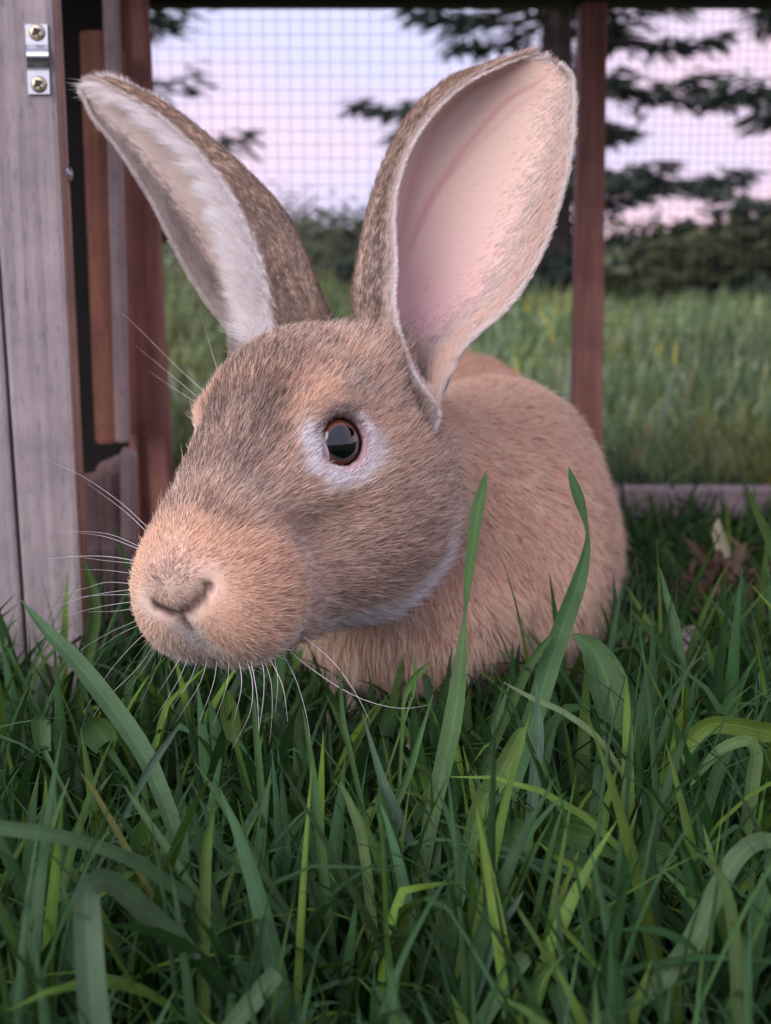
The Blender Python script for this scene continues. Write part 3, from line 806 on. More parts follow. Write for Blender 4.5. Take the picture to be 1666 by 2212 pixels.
for sg in (1, -1):
    a = EYE_A * np.array([1, sg, 1]); c = EYE_C * np.array([1, sg, 1])
    zw = HEAD_R @ a
    fw = unit(HEAD_R @ np.array([1.0, 0, -0.1]))
    xw = unit(fw - zw * (fw @ zw)); yw = np.cross(zw, xw)
    M = mathutils.Matrix(((xw[0], yw[0], zw[0], 0), (xw[1], yw[1], zw[1], 0), (xw[2], yw[2], zw[2], 0), (0, 0, 0, 1)))
    V, F = sphere_grid(EYE_R / 100, 48, 25, 0.001, 2.2)
    V[:, 2] = np.where(V[:, 2] > 0, V[:, 2] * 1.0, V[:, 2])
    e = mesh_obj('eye', V, F, eye_mat)
    wl = H2W(c)
    e.matrix_world = mathutils.Matrix.Translation(wl) @ M
    e.parent = rabbit; e.matrix_parent_inverse = mathutils.Matrix.Translation(rabbit.location).inverted()
    # third eyelid: a thin crescent at the front corner of the eye
    r = EYE_R / 100 * 1.012
    vv_ = np.linspace(-0.72, 0.72, 15); ww = np.linspace(0, 1, 7)
    V = []
    for v_ in vv_:
        xm = math.sqrt(1 - v_ * v_) * 0.985
        x0 = 0.60 + 0.05 * v_ * v_
        for w_ in ww:
            x_ = x0 + (xm - x0) * w_
            V.append((x_, v_, math.sqrt(max(1 - x_ * x_ - v_ * v_, 0))))
    V = np.array(V) * r
    F = np.array([(i * 7 + j, i * 7 + j + 1, (i + 1) * 7 + j + 1, (i + 1) * 7 + j) for i in range(14) for j in range(6)])
    l3 = mesh_obj('third_eyelid', V, F, lid_mat, e)
# ------------------------------------------------------------------ materials of the place
def PY(u, v, y):
    """world point on the ray of pixel (u, v) at world distance y"""
    d = PX(u, v, 1.0) - np.array([0, 0, CAM_H])
    return np.array([0, 0, CAM_H]) + d * (y / d[1])
def wood(name, c1, c2, rough=0.7, along='Z', scale=1.0, grey=None):
    m, t, b = new_mat(name)
    tc = N(t, 'ShaderNodeTexCoord')
    mp = N(t, 'ShaderNodeMapping')
    sc = {'X': (6, 160, 160), 'Y': (160, 6, 160), 'Z': (160, 160, 6)}[along]
    mp.inputs['Scale'].default_value = tuple(v * scale for v in sc)
    t.links.new(tc.outputs['Object'], mp.inputs['Vector'])
    g = N(t, 'ShaderNodeTexNoise', Scale=1.0, Detail=6.0, Roughness=0.6, Distortion=0.6)
    t.links.new(mp.outputs['Vector'], g.inputs['Vector'])
    n2 = N(t, 'ShaderNodeTexNoise', Scale=28.0 * scale, Detail=4.0, Roughness=0.6)
    t.links.new(tc.outputs['Object'], n2.inputs['Vector'])
    r = N(t, 'ShaderNodeValToRGB')
    r.color_ramp.elements[0].position, r.color_ramp.elements[0].color = 0.32, (*c1, 1)
    r.color_ramp.elements[1].position, r.color_ramp.elements[1].color = 0.68, (*c2, 1)
    t.links.new(g.outputs['Fac'], r.inputs['Fac'])
    mx = N(t, 'ShaderNodeMix', data_type='RGBA')
    mx.blend_type = 'MULTIPLY'; mx.inputs['Factor'].default_value = 0.55
    r2 = N(t, 'ShaderNodeValToRGB')
    r2.color_ramp.elements[0].position, r2.color_ramp.elements[0].color = 0.30, (0.52, 0.50, 0.52, 1)
    r2.color_ramp.elements[1].position, r2.color_ramp.elements[1].color = 0.60, (1, 1, 1, 1)
    t.links.new(n2.outputs['Fac'], r2.inputs['Fac'])
    t.links.new(r.outputs['Color'], mx.inputs[6]); t.links.new(r2.outputs['Color'], mx.inputs[7])
    fm = N(t, 'ShaderNodeMapping'); fm.inputs['Scale'].default_value = tuple({'X': (90, 420, 420), 'Y': (420, 90, 420), 'Z': (420, 420, 90)}[along])
    t.links.new(tc.outputs['Object'], fm.inputs['Vector'])
    fn = N(t, 'ShaderNodeTexNoise', Scale=1.0, Detail=3.0, Roughness=0.7); t.links.new(fm.outputs['Vector'], fn.inputs['Vector'])
    fr_ = N(t, 'ShaderNodeValToRGB')
    fr_.color_ramp.elements[0].position, fr_.color_ramp.elements[0].color = 0.33, (0.45, 0.43, 0.45, 1)
    fr_.color_ramp.elements[1].position, fr_.color_ramp.elements[1].color = 0.46, (1, 1, 1, 1)
    t.links.new(fn.outputs['Fac'], fr_.inputs['Fac'])
    mf = N(t, 'ShaderNodeMix', data_type='RGBA'); mf.blend_type = 'MULTIPLY'; mf.inputs['Factor'].default_value = 0.45
    t.links.new(mx.outputs[2], mf.inputs[6]); t.links.new(fr_.outputs['Color'], mf.inputs[7])
    t.links.new(mf.outputs[2], b.inputs['Base Color'])
    b.inputs['Roughness'].default_value = rough
    b.inputs['Specular IOR Level'].default_value = 0.3
    bp = N(t, 'ShaderNodeBump', Strength=0.35, Distance=0.0008)
    t.links.new(g.outputs['Fac'], bp.inputs['Height']); t.links.new(bp.outputs['Normal'], b.inputs['Normal'])
    return m
W_GREY = wood('weathered_grey_wood', (0.235, 0.20, 0.20), (0.36, 0.315, 0.31))
W_ORANGE = wood('stained_orange_wood', (0.27, 0.112, 0.068), (0.48, 0.22, 0.14))
W_RED = wood('stained_red_brown_wood', (0.29, 0.125, 0.092), (0.50, 0.245, 0.185))
W_PALE = wood('bare_pale_wood_and_lit_edge', (0.42, 0.32, 0.30), (0.60, 0.48, 0.45))  # also stands for the light on the side board's edge
W_DARK = wood('dark_roof_board', (0.03, 0.022, 0.02), (0.06, 0.045, 0.04))
W_BLACK = wood('shade_black_interior_board', (0.006, 0.005, 0.005), (0.012, 0.010, 0.010))  # darkness inside the hutch put into the colour
W_RAIL = wood('weathered_rail_wood', (0.24, 0.18, 0.18), (0.42, 0.33, 0.33), along='X')
metal, t_, b_ = new_mat('zinc_plated_steel')
b_.inputs['Base Color'].default_value = (0.46, 0.48, 0.52, 1); b_.inputs['Metallic'].default_value = 1.0
nz = N(t_, 'ShaderNodeTexNoise', Scale=220.0, Detail=4.0)
rr = N(t_, 'ShaderNodeMapRange'); rr.inputs['To Min'].default_value = 0.28; rr.inputs['To Max'].default_value = 0.5
t_.links.new(nz.outputs['Fac'], rr.inputs['Value']); t_.links.new(rr.outputs['Result'], b_.inputs['Roughness'])
brass, t_, b_ = new_mat('yellow_passivated_steel')
b_.inputs['Base Color'].default_value = (0.42, 0.37, 0.26, 1); b_.inputs['Metallic'].default_value = 0.9; b_.inputs['Roughness'].default_value = 0.4
wire, t_, b_ = new_mat('galvanised_wire')
b_.inputs['Base Color'].default_value = (0.17, 0.17, 0.19, 1); b_.inputs['Metallic'].default_value = 0.4; b_.inputs['Roughness'].default_value = 0.5
def rebase(o, base=None):
    """put the origin of a top-level mesh at its foot"""
    me = o.data; n = len(me.vertices); co = np.empty(n * 3, np.float32); me.vertices.foreach_get('co', co); co = co.reshape(-1, 3)
    b = np.array([(co[:, 0].min() + co[:, 0].max()) / 2, (co[:, 1].min() + co[:, 1].max()) / 2, co[:, 2].min()]) if base is None else np.asarray(base)
    me.vertices.foreach_set('co', (co - b).ravel().astype(np.float32)); me.update()
    o.location = b
    return o
def prism8(lo, hi, bev=0.0015):
    """bevelled box given its 4 bottom and 4 top corners (counter-clockwise from above)"""
    import bmesh
    bm = bmesh.new()
    vs_ = [bm.verts.new(tuple(map(float, p))) for p in list(lo) + list(hi)]
    for f in ((3, 2, 1, 0), (4, 5, 6, 7), (0, 1, 5, 4), (1, 2, 6, 5), (2, 3, 7, 6), (3, 0, 4, 7)):
        bm.faces.new([vs_[i] for i in f])
    bmesh.ops.bevel(bm, geom=list(bm.edges), offset=bev, segments=2, affect='EDGES', profile=0.6)
    bmesh.ops.recalc_face_normals(bm, faces=bm.faces)
    me = bpy.data.meshes.new('board'); bm.to_mesh(me); bm.free()
    return me
def board(name, lo, hi, mat, parent, bev=0.0015, base=None):
    me = prism8(lo, hi, bev)
    me.name = name; me.materials.append(mat)
    me.polygons.foreach_set('use_smooth', np.zeros(len(me.polygons), bool))
    o = link(bpy.data.objects.new(name, me))
    if parent is not None: under(o, parent)
    return o
def box(name, x0, x1, y0, y1, z0, z1, mat, parent, bev=0.0015):
    return board(name, [(x0, y0, z0), (x1, y0, z0), (x1, y1, z0), (x0, y1, z0)], [(x0, y0, z1), (x1, y0, z1), (x1, y1, z1), (x0, y1, z1)], mat, parent, bev)
def upright(name, y, left, right, thick, mat, parent, z0=-0.01, z1=0.52, bev=0.002):
    """an upright board: left and right are pairs of pixels (two points of each front edge) at distance y"""
    def edge(a, b, z):
        p, q = PY(*a, y), PY(*b, y)
        return p + (q - p) * ((z - p[2]) / (q[2] - p[2]))
    lo = [edge(*left, z0), edge(*right, z0)]; hi = [edge(*left, z1), edge(*right, z1)]
    dy = np.array([0, thick, 0])
    return board(name, [lo[0], lo[1], lo[1] + dy, lo[0] + dy], [hi[0], hi[1], hi[1] + dy, hi[0] + dy], mat, parent, bev)

# ------------------------------------------------------------------ ground
soil, t_, b_ = new_mat('soil')
nz = N(t_, 'ShaderNodeTexNoise', Scale=14.0, Detail=8.0, Roughness=0.65)
rp_ = N(t_, 'ShaderNodeValToRGB')
rp_.color_ramp.elements[0].color = (0.010, 0.012, 0.007, 1); rp_.color_ramp.elements[1].color = (0.035, 0.045, 0.02, 1)
tcg = N(t_, 'ShaderNodeTexCoord'); t_.links.new(tcg.outputs['Object'], nz.inputs['Vector'])
t_.links.new(nz.outputs['Fac'], rp_.inputs['Fac']); t_.links.new(rp_.outputs['Color'], b_.inputs['Base Color'])
b_.inputs['Roughness'].default_value = 0.95
gx = np.concatenate([-np.geomspace(600, 0.3, 30), np.linspace(-0.25, 0.25, 9), np.geomspace(0.3, 600, 30)])
gy = np.concatenate([[-600, -100, -20, -4, -1], np.linspace(-0.4, 2, 30), np.geomspace(2.2, 900, 36)])
GX, GY = np.meshgrid(gx, gy, indexing='ij')
gp = np.stack([GX.ravel(), GY.ravel(), 0 * GX.ravel()], -1)
gp[:, 2] = 0.012 * (vnoise(gp, 6.0, 3) - 0.6) - 0.004
far = smooth01(3, 30, gp[:, 1])
gp[:, 2] += far * 0.25 * (vnoise(gp, 0.12, 4) - 0.3)
k = len(gy)
GF = np.array([(i * k + j, (i + 1) * k + j, (i + 1) * k + j + 1, i * k + j + 1) for i in range(len(gx) - 1) for j in range(k - 1)])
ground = tag(mesh_obj('ground', gp, GF, soil), kind='structure')

# ------------------------------------------------------------------ hutch on the left
hutch = tag(link(bpy.data.objects.new('rabbit_hutch', None)), 'weathered timber rabbit hutch with grey door frame and metal door catch', 'hutch')
hutch.location = (-0.35, 0.72, 0)
Yp = 0.66
fp_ = upright('frame_post', Yp, ((-42, 0), (63, 1490)), ((114, 0), (186, 1470)), 0.020, W_GREY, hutch, bev=0.003)
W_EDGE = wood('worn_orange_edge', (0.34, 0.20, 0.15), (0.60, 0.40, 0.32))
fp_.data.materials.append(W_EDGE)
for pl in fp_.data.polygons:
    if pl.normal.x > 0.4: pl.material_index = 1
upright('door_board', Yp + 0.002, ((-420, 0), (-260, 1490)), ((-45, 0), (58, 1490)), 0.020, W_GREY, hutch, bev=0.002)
upright('door_board', Yp + 0.003, ((-800, 0), (-600, 1490)), ((-424, 0), (-264, 1490)), 0.020, W_GREY, hutch, bev=0.002)
# body of the hutch behind the frame: closed, and coloured near black to darken the open gap
xr = PY(175, 900, 0.90)[0] - 0.004
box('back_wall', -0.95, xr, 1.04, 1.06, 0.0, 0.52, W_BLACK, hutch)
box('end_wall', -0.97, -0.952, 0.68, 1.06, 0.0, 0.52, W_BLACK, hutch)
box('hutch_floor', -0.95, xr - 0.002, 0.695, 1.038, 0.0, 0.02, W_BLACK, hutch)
box('hutch_roof', -1.0, PY(300, 300, 0.95)[0], 0.64, 1.24, 0.535, 0.555, W_DARK, hutch)
upright('side_board', 0.86, ((168, 60), (203, 950)), ((224, 60), (252, 950)), 0.075, W_ORANGE, hutch, z0=PY(230, 962, 0.86)[2], z1=PY(200, 62, 0.86)[2], bev=0.004)
# edge of the side board, its light put into a paler wood colour
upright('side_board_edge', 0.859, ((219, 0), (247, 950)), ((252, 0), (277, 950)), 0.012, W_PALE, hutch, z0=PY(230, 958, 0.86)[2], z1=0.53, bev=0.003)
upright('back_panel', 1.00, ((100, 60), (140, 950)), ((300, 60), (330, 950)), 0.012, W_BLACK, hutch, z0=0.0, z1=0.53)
upright('corner_post', 0.95, ((252, 0), (288, 953)), ((312, 0), (362, 953)), 0.022, W_RED, hutch, z0=-0.01, z1=0.53, bev=0.003)
upright('corner_post_batten', 0.942, ((240, 0), (278, 953)), ((257, 0), (297, 953)), 0.018, W_RED, hutch, z0=-0.01, z1=0.53, bev=0.002)
# threshold below the side board: rough pale offcuts
def offcut(u0, v0, u1, v1, y, th, tilt, mat):
    a, b = PY(u0, v0, y), PY(u1, v1, y)
    return board('sill_board', [(a[0] + tilt, y, -0.01), (b[0] + tilt, y, -0.01), (b[0] + tilt, y + th, -0.01), (a[0] + tilt, y + th, -0.01)],
                 [(a[0], y, a[2]), (b[0], y, b[2]), (b[0], y + th, b[2] + 0.001), (a[0], y + th, a[2] + 0.002)], mat, hutch, 0.003)
W_WORN = wood('worn_pinkish_wood', (0.24, 0.155, 0.14), (0.42, 0.30, 0.275))
offcut(150, 1040, 250, 1020, 0.815, 0.018, 0.002, W_WORN)
offcut(205, 1010, 262, 985, 0.845, 0.016, -0.003, W_WORN)
offcut(258, 972, 291, 985, 0.80, 0.014, -0.004, W_PALE)
offcut(160, 1190, 300, 1180, 0.775, 0.020, 0.0, W_WORN)
# short rail showing beyond the corner post
a, b = PY(300, 500, 1.16), PY(420, 524, 1.16)
box('cross_rail', a[0], b[0], 1.15, 1.17, b[2], a[2], W_ORANGE, hutch, 0.002)
# door catch: a bent strap with two screws
def catch():
    import bmesh
    pts = []     # profile (pixel row, stand-off in m)
    rows = [(52, 0.0004), (96, 0.0004), (100, 0.0016), (104, 0.0034)] + [(104 + 32 * f, 0.0034 + 0.0022 * math.sin(math.pi * f)) for f in (0.1, 0.2, 0.3, 0.4, 0.5, 0.6, 0.7, 0.8, 0.9, 1.0)] + [(139, 0.0026), (146, 0.0006), (152, 0.0004), (203, 0.0004)]
    th = 0.0011
    def line(r, so):
        f = r / 203.0
        l, rt = PY(54 + 7 * (r - 52) / 150, r, Yp - so), PY(102 + 6 * (r - 52) / 150, r, Yp - so)
        return l, rt
    V = []
    for r, so in rows:
        l, rt = line(r, so); l2, r2_ = line(r, so + th)
        V += [l, rt, r2_, l2]
    F = []
    n = len(rows)
    for i in range(n - 1):
        for j in range(4):
            F.append((4 * i + j, 4 * i + (j + 1) % 4, 4 * (i + 1) + (j + 1) % 4, 4 * (i + 1) + j))
    F += [(3, 2, 1, 0), (4 * n - 4, 4 * n - 3, 4 * n - 2, 4 * n - 1)]
    o = mesh_obj('door_catch', V, F, metal, None, False); under(o, hutch)
    for (u, v) in ((80, 70), (84, 182)):
        c = PY(u, v, Yp - 0.0016)
        Vs, Fs = [], []
        r0 = 17 * Yp / FPX
        prof = [(1.0, 0.0), (0.97, 0.0004), (0.8, 0.0009), (0.5, 0.0012)]
        for rr_, h in prof:
            for a_ in np.linspace(0, 2 * np.pi, 20, endpoint=False):
                Vs.append((c[0] + r0 * rr_ * math.cos(a_), c[1] - h, c[2] + r0 * rr_ * math.sin(a_)))
        for i in range(3):
            for j in range(20):
                Fs.append((i * 20 + j, i * 20 + (j + 1) % 20, (i + 1) * 20 + (j + 1) % 20, (i + 1) * 20 + j))
        # cross recess
        base = len(Vs); Vs.append((c[0], c[1] - 0.0003, c[2]))
        for j in range(20):
            if j % 5 == 0:
                pass
            Fs.append((60 + j, 60 + (j + 1) % 20, base))
        sc_ = mesh_obj('screw', Vs, [tuple(reversed(f)) for f in Fs], brass, o, False)
        for an in (0.5, 0.5 + math.pi / 2):
            dx, dz = math.cos(an) * r0 * 0.62, math.sin(an) * r0 * 0.62; px, pz = -math.sin(an) * r0 * 0.13, math.cos(an) * r0 * 0.13
            y_ = c[1] - 0.00135
            mesh_obj('screw_slot', [(c[0] - dx - px, y_, c[2] - dz - pz), (c[0] + dx - px, y_, c[2] + dz - pz), (c[0] + dx + px, y_ - (0.00005 if an > 1 else 0), c[2] + dz + pz), (c[0] - dx + px, y_, c[2] - dz + pz)], [(0, 1, 2, 3)], W_DARK, sc_, False)
catch()
# bolt end peeping out of the gap
c = PY(142, 376, 0.675)
Vs, Fs = [], []
for i, (dx, r) in enumerate([(-0.012, 0.0042), (0.001, 0.0042), (0.0026, 0.0034), (0.0032, 0.0016)]):
    for a_ in np.linspace(0, 2 * np.pi, 16, endpoint=False):
        Vs.append((c[0] + dx, c[1] + r * math.cos(a_), c[2] + r * math.sin(a_)))
Fs = [(i * 16 + j, i * 16 + (j + 1) % 16, (i + 1) * 16 + (j + 1) % 16, (i + 1) * 16 + j) for i in range(3) for j in range(16)] + [tuple(range(48, 64))]
under(mesh_obj('bolt_end', Vs, Fs, metal), hutch)

# ------------------------------------------------------------------ wire run behind the rabbit
run = tag(link(bpy.data.objects.new('wire_run', None)), 'low timber framed run of fine wire mesh behind the rabbit', 'animal run')
run.location = (0.1, 1.2, 0)
YR = 1.20
zr_t = PY(1500, 1062, YR)[2]
ztop = PY(900, 8, YR)[2]
box('bottom_rail', -0.42, 1.10, YR, YR + 0.028, zr_t - 0.024, zr_t + 0.002, W_RAIL, run, 0.002)
box('top_rail', -0.42, 1.10, YR - 0.004, YR + 0.026, ztop, ztop + 0.035, W_DARK, run, 0.002)
upright('post', YR - 0.012, ((1256, 0), (1240, 980)), ((1313, 0), (1302, 980)), 0.030, W_RED, run, z0=zr_t + 0.0025, z1=ztop - 0.0005, bev=0.002)
box('roof_panel', -0.42, 1.10, 0.70, YR + 0.06, ztop + 0.036, ztop + 0.048, W_DARK, run, 0.002)
def wire_mesh(x0, x1, z0, z1, y, step, r):
    V, F = [], []
    def rod(a, b):
        i = len(V); a, b = np.array(a), np.array(b)
        d = unit(b - a); s1 = unit(np.cross(d, [0, 1, 0])) * r; s2 = np.array([0, r, 0])
        for p in (a, b):
            V.extend([p + s1, p + s2, p - s1, p - s2])
        for j in range(4):
            F.append((i + j, i + (j + 1) % 4, i + 4 + (j + 1) % 4, i + 4 + j))
    for x in np.arange(x0, x1, step): rod((x, y, z0), (x, y, z1))
    for z in np.arange(z0, z1, step): rod((x0, y + 2 * r, z), (x1, y + 2 * r, z))
    o = mesh_obj('wire_mesh', V, np.array(F), wire, None, False)
    under(o, run); o['kind'] = 'stuff'
    return o
xp = PY(1285, 500, YR)[0]
wire_mesh(-0.40, xp, zr_t - 0.02, ztop + 0.01, YR + 0.0335, 0.0117, 0.00023)
wire_mesh(xp, 1.08, zr_t - 0.02, ztop + 0.01, YR + 0.0335, 0.0080, 0.00018)

# old plank lying in the grass
p0 = PX(1290, 1418, ground_depth(1418, 0.02)); p1 = PX(1545, 1405, ground_depth(1405, 0.02))
plank = board('wooden_plank', [(p0[0], p0[1] - .01, -0.002), (p1[0], p1[1] - .01, -0.002), (p1[0], p1[1] + .045, -0.002), (p0[0], p0[1] + .045, -0.002)],
              [(p0[0], p0[1] - .01, 0.022), (p1[0], p1[1] - .01, 0.022), (p1[0], p1[1] + .045, 0.024), (p0[0], p0[1] + .045, 0.024)], W_RAIL, None, 0.003)
tag(rebase(plank), 'old grey plank lying in the grass beside the rabbit', 'plank')
# ------------------------------------------------------------------ grass
def grass_material(name, rough=0.5, trans=0.22):
    m = bpy.data.materials.new(name); m.use_nodes = True
    t = m.node_tree; t.nodes.clear()
    out = t.nodes.new('ShaderNodeOutputMaterial')
    tint = N(t, 'ShaderNodeAttribute', attribute_name='tint')
    ac = N(t, 'ShaderNodeAttribute', attribute_name='across')
    # parallel veins and a paler midrib
    ml = N(t, 'ShaderNodeMath', operation='MULTIPLY'); ml.inputs[1].default_value = 26.0
    sn = N(t, 'ShaderNodeMath', operation='SINE')
    t.links.new(ac.outputs['Fac'], ml.inputs[0]); t.links.new(ml.outputs[0], sn.inputs[0])
    ab = N(t, 'ShaderNodeMath', operation='ABSOLUTE'); t.links.new(ac.outputs['Fac'], ab.inputs[0])
    mid = N(t, 'ShaderNodeMapRange'); mid.inputs['From Min'].default_value = 0.0; mid.inputs['From Max'].default_value = 0.14
    mid.inputs['To Min'].default_value = 1.35; mid.inputs['To Max'].default_value = 1.0
    t.links.new(ab.outputs[0], mid.inputs['Value'])
    tc = N(t, 'ShaderNodeTexCoord')
    nz = N(t, 'ShaderNodeTexNoise', Scale=70.0, Detail=4.0, Roughness=0.6); t.links.new(tc.outputs['Object'], nz.inputs['Vector'])
    mr = N(t, 'ShaderNodeMapRange'); mr.inputs['From Min'].default_value = 0.3; mr.inputs['From Max'].default_value = 0.7
    mr.inputs['To Min'].default_value = 0.78; mr.inputs['To Max'].default_value = 1.15
    t.links.new(nz.outputs['Fac'], mr.inputs['Value'])
    mm = N(t, 'ShaderNodeMath', operation='MULTIPLY'); t.links.new(mid.outputs['Result'], mm.inputs[0]); t.links.new(mr.outputs['Result'], mm.inputs[1])
    cs = N(t, 'ShaderNodeVectorMath', operation='SCALE'); t.links.new(tint.outputs['Color'], cs.inputs[0]); t.links.new(mm.outputs[0], cs.inputs['Scale'])
    p = N(t, 'ShaderNodeBsdfPrincipled', Roughness=rough); p.inputs['Specular IOR Level'].default_value = 0.16
    bp = N(t, 'ShaderNodeBump', Strength=0.25, Distance=0.0003)
    t.links.new(sn.outputs[0], bp.inputs['Height']); t.links.new(bp.outputs['Normal'], p.inputs['Normal'])
    tr = N(t, 'ShaderNodeBsdfTranslucent')
    ts = N(t, 'ShaderNodeVectorMath', operation='MULTIPLY'); ts.inputs[1].default_value = (1.25, 1.35, 0.6)
    t.links.new(cs.outputs[0], ts.inputs[0])
    t.links.new(cs.outputs[0], p.inputs['Base Color']); t.links.new(ts.outputs[0], tr.inputs['Color'])
    mx = N(t, 'ShaderNodeMixShader'); mx.inputs[0].default_value = trans
    t.links.new(p.outputs[0], mx.inputs[1]); t.links.new(tr.outputs[0], mx.inputs[2]); t.links.new(mx.outputs[0], out.inputs['Surface'])
    return m
GRASS = grass_material('grass_blade')
FOLIAGE = grass_material('foliage', 0.6, 0.25)
G1, G2, G3, G4 = np.array([0.020, 0.062, 0.014]), np.array([0.042, 0.098, 0.040]), np.array([0.092, 0.160, 0.020]), np.array([0.24, 0.17, 0.08])
def grass_tints(n, dry=0.0, yellow=0.30):
    w = rng.random((n, 1)); c = G1 * (1 - w) + G2 * w
    y = (rng.random(n) < yellow)[:, None] * rng.random((n, 1)); c = c * (1 - y) + G3 * y
    d = (rng.random(n) < dry)[:, None]; c = np.where(d, G4 * (0.5 + 0.7 * rng.random((n, 1))), c)
    return c * (0.7 + 0.6 * rng.random((n, 1)))
def blade_mesh(name, root, az, L, Wd, lean, bend, tint, segs, mat, kink=None, fold=0.22, parent=None):
    n = len(root); K = segs + 1
    tt = np.linspace(0, 1, K)
    V = np.empty((n, K, 3, 3)); p = root.copy()
    dxy = np.stack([np.cos(az), np.sin(az), 0 * az], -1); up = np.array([0, 0, 1.0])
    side0 = np.stack([-np.sin(az), np.cos(az), 0 * az], -1)
    twist = rng.normal(0, 0.5, n)
    for i in range(K):
        f = tt[i]
        th = lean + bend * f ** 1.4
        if kink is not None: th = th + kink[0] * smooth01(kink[1] - 0.05, kink[1] + 0.05, np.full(n, f))
        d = np.sin(th)[:, None] * dxy + np.cos(th)[:, None] * up
        nrm_ = unit(np.cross(side0, d))
        a = twist * f
        sd_ = side0 * np.cos(a)[:, None] + nrm_ * np.sin(a)[:, None]; nn = np.cross(sd_, d)
        w = Wd * 0.5 * (0.55 + 0.45 * min(1, f * 3.5)) * max(1 - f ** 3.2, 0.02)
        V[:, i, 0] = p - sd_ * w[:, None]; V[:, i, 2] = p + sd_ * w[:, None]
        V[:, i, 1] = p - nn * (w * fold * 2 * (1 - 0.5 * f))[:, None]
        p = p + d * (L / segs)[:, None]
    V[:, :, :, 2] = np.maximum(V[:, :, :, 2], -0.004)
    idx = np.arange(n)[:, None, None] * (K * 3)
    i_ = np.arange(segs)[None, :, None] * 3; c_ = np.arange(2)[None, None, :]
    a = idx + i_ + c_
    F = np.stack([a, a + 1, a + 4, a + 3], -1).reshape(-1, 4)
    T = np.repeat(tint[:, None, :], K, 1) * (1.0 + 0 * tt)[None, :, None]
    T = np.repeat(T[:, :, None, :], 3, 2)
    acr = np.broadcast_to(np.array([-1, 0, 1.0])[None, None], (n, K, 3))
    return mesh_obj(name, V.reshape(-1, 3), F, mat, parent, True, {'tint': ('POINT', T.reshape(-1, 3)), 'across': ('POINT', acr.ravel())})

def lawn_roots(n, y0, y1, power=1.0):
    y = y0 + (y1 - y0) * rng.random(n) ** power
    x = (rng.random(n) * 2 - 1) * (0.46 * y + 0.12)
    return np.stack([x, y, 0 * x], -1)
r_ = lawn_roots(15500, 0.20, 1.30, 0.95)
# keep out of the rabbit, the posts and thin out right under its chin
ok = body_sdf(r_ + np.array([0, 0, 0.035])) > 0.006
ok &= ~((r_[:, 0] < PY(190, 1470, 0.66)[0]) & (r_[:, 1] > 0.645))
ok &= ~((r_[:, 1] > YR - 0.004) & (r_[:, 1] < YR + 0.04))
ok &= ~((np.abs(r_[:, 0] - (p0[0] + p1[0]) / 2) < 0.05) & (np.abs(r_[:, 1] - p0[1] - 0.02) < 0.04))
r_ = r_[ok]; n = len(r_)
Lg = 0.045 + 0.075 * rng.random(n) ** 1.3
hd_px = np.abs(r_[:, 0] + 0.045) < 0.11
Lg = np.where(hd_px & (r_[:, 1] > 0.36) & (r_[:, 1] < 0.62), np.minimum(Lg, 0.075), Lg)
Lg = np.where((r_[:, 1] < 0.30), np.minimum(Lg, 0.080), Lg)
Lg *= 0.8 + 0.4 * vnoise(r_, 14, 8)
Lg *= 1 - 0.55 * smooth01(0.66, 0.85, r_[:, 1]) + 0.25 * smooth01(0.95, 1.1, r_[:, 1])
wd = 0.0018 + 0.0045 * rng.random(n) ** 2.0
lawn = blade_mesh('lawn_grass', r_, rng.random(n) * 6.283, Lg, wd, np.abs(rng.normal(0, 0.34, n)) + (rng.random(n) < 0.35) * 0.7 * rng.random(n), np.abs(rng.normal(0.65, 0.8, n)),
                  grass_tints(n), 8, GRASS, (np.where(rng.random(n) < 0.12, 1.2 * rng.random(n), 0), 0.35 + 0.45 * rng.random(n)))
# taller, broader blades scattered through it
r_ = np.stack([(rng.random(520) * 2 - 1) * 0.34, 0.335 + 0.345 * rng.random(520), np.zeros(520)], -1)
r_[:, 0] *= (0.34 * r_[:, 1] + 0.08) / 0.34
r_ = r_[(body_sdf(r_ + np.array([0, 0, 0.035])) > 0.012) & ~((r_[:, 0] < PY(190, 1470, 0.66)[0] + 0.01) & (r_[:, 1] > 0.635))]; n = len(r_)
lg = 0.075 + 0.045 * rng.random(n)
lg = np.where((np.abs(r_[:, 0] + 0.045) < 0.12) & (r_[:, 1] > 0.36), np.minimum(lg, 0.085), lg)
tall = blade_mesh('lawn_grass', r_, rng.random(n) * 6.283, lg, 0.0045 + 0.0035 * rng.random(n), np.abs(rng.normal(0, 0.25, n)), np.abs(rng.normal(0.5, 0.6, n)), grass_tints(n, 0.0, 0.35) * 1.15, 10, GRASS,
                  (np.where(rng.random(n) < 0.15, 1.6 * rng.random(n), 0), 0.4 + 0.4 * rng.random(n)), 0.16)
tag(tall, 'scattered taller and broader grass blades rising through the lawn', 'grass', kind='stuff')
tag(lawn, 'dense short green lawn grass around the rabbit', 'grass', kind='stuff')
# low matted undergrowth: small oval leaves close to the soil
r_ = lawn_roots(3400, 0.22, 1.25); r_ = r_[body_sdf(r_ + np.array([0, 0, 0.03])) > 0.004]; n = len(r_)
und = blade_mesh('ground_cover', r_, rng.random(n) * 6.283, 0.018 + 0.022 * rng.random(n), 0.006 + 0.010 * rng.random(n), 0.5 + 0.4 * rng.random(n), 0.4 + 0.7 * rng.random(n),
                 grass_tints(n, 0.02, 0.1) * 0.9, 5, GRASS, None, 0.12)
tag(und, 'low leafy weeds matted between the grass blades', 'weeds', kind='stuff')

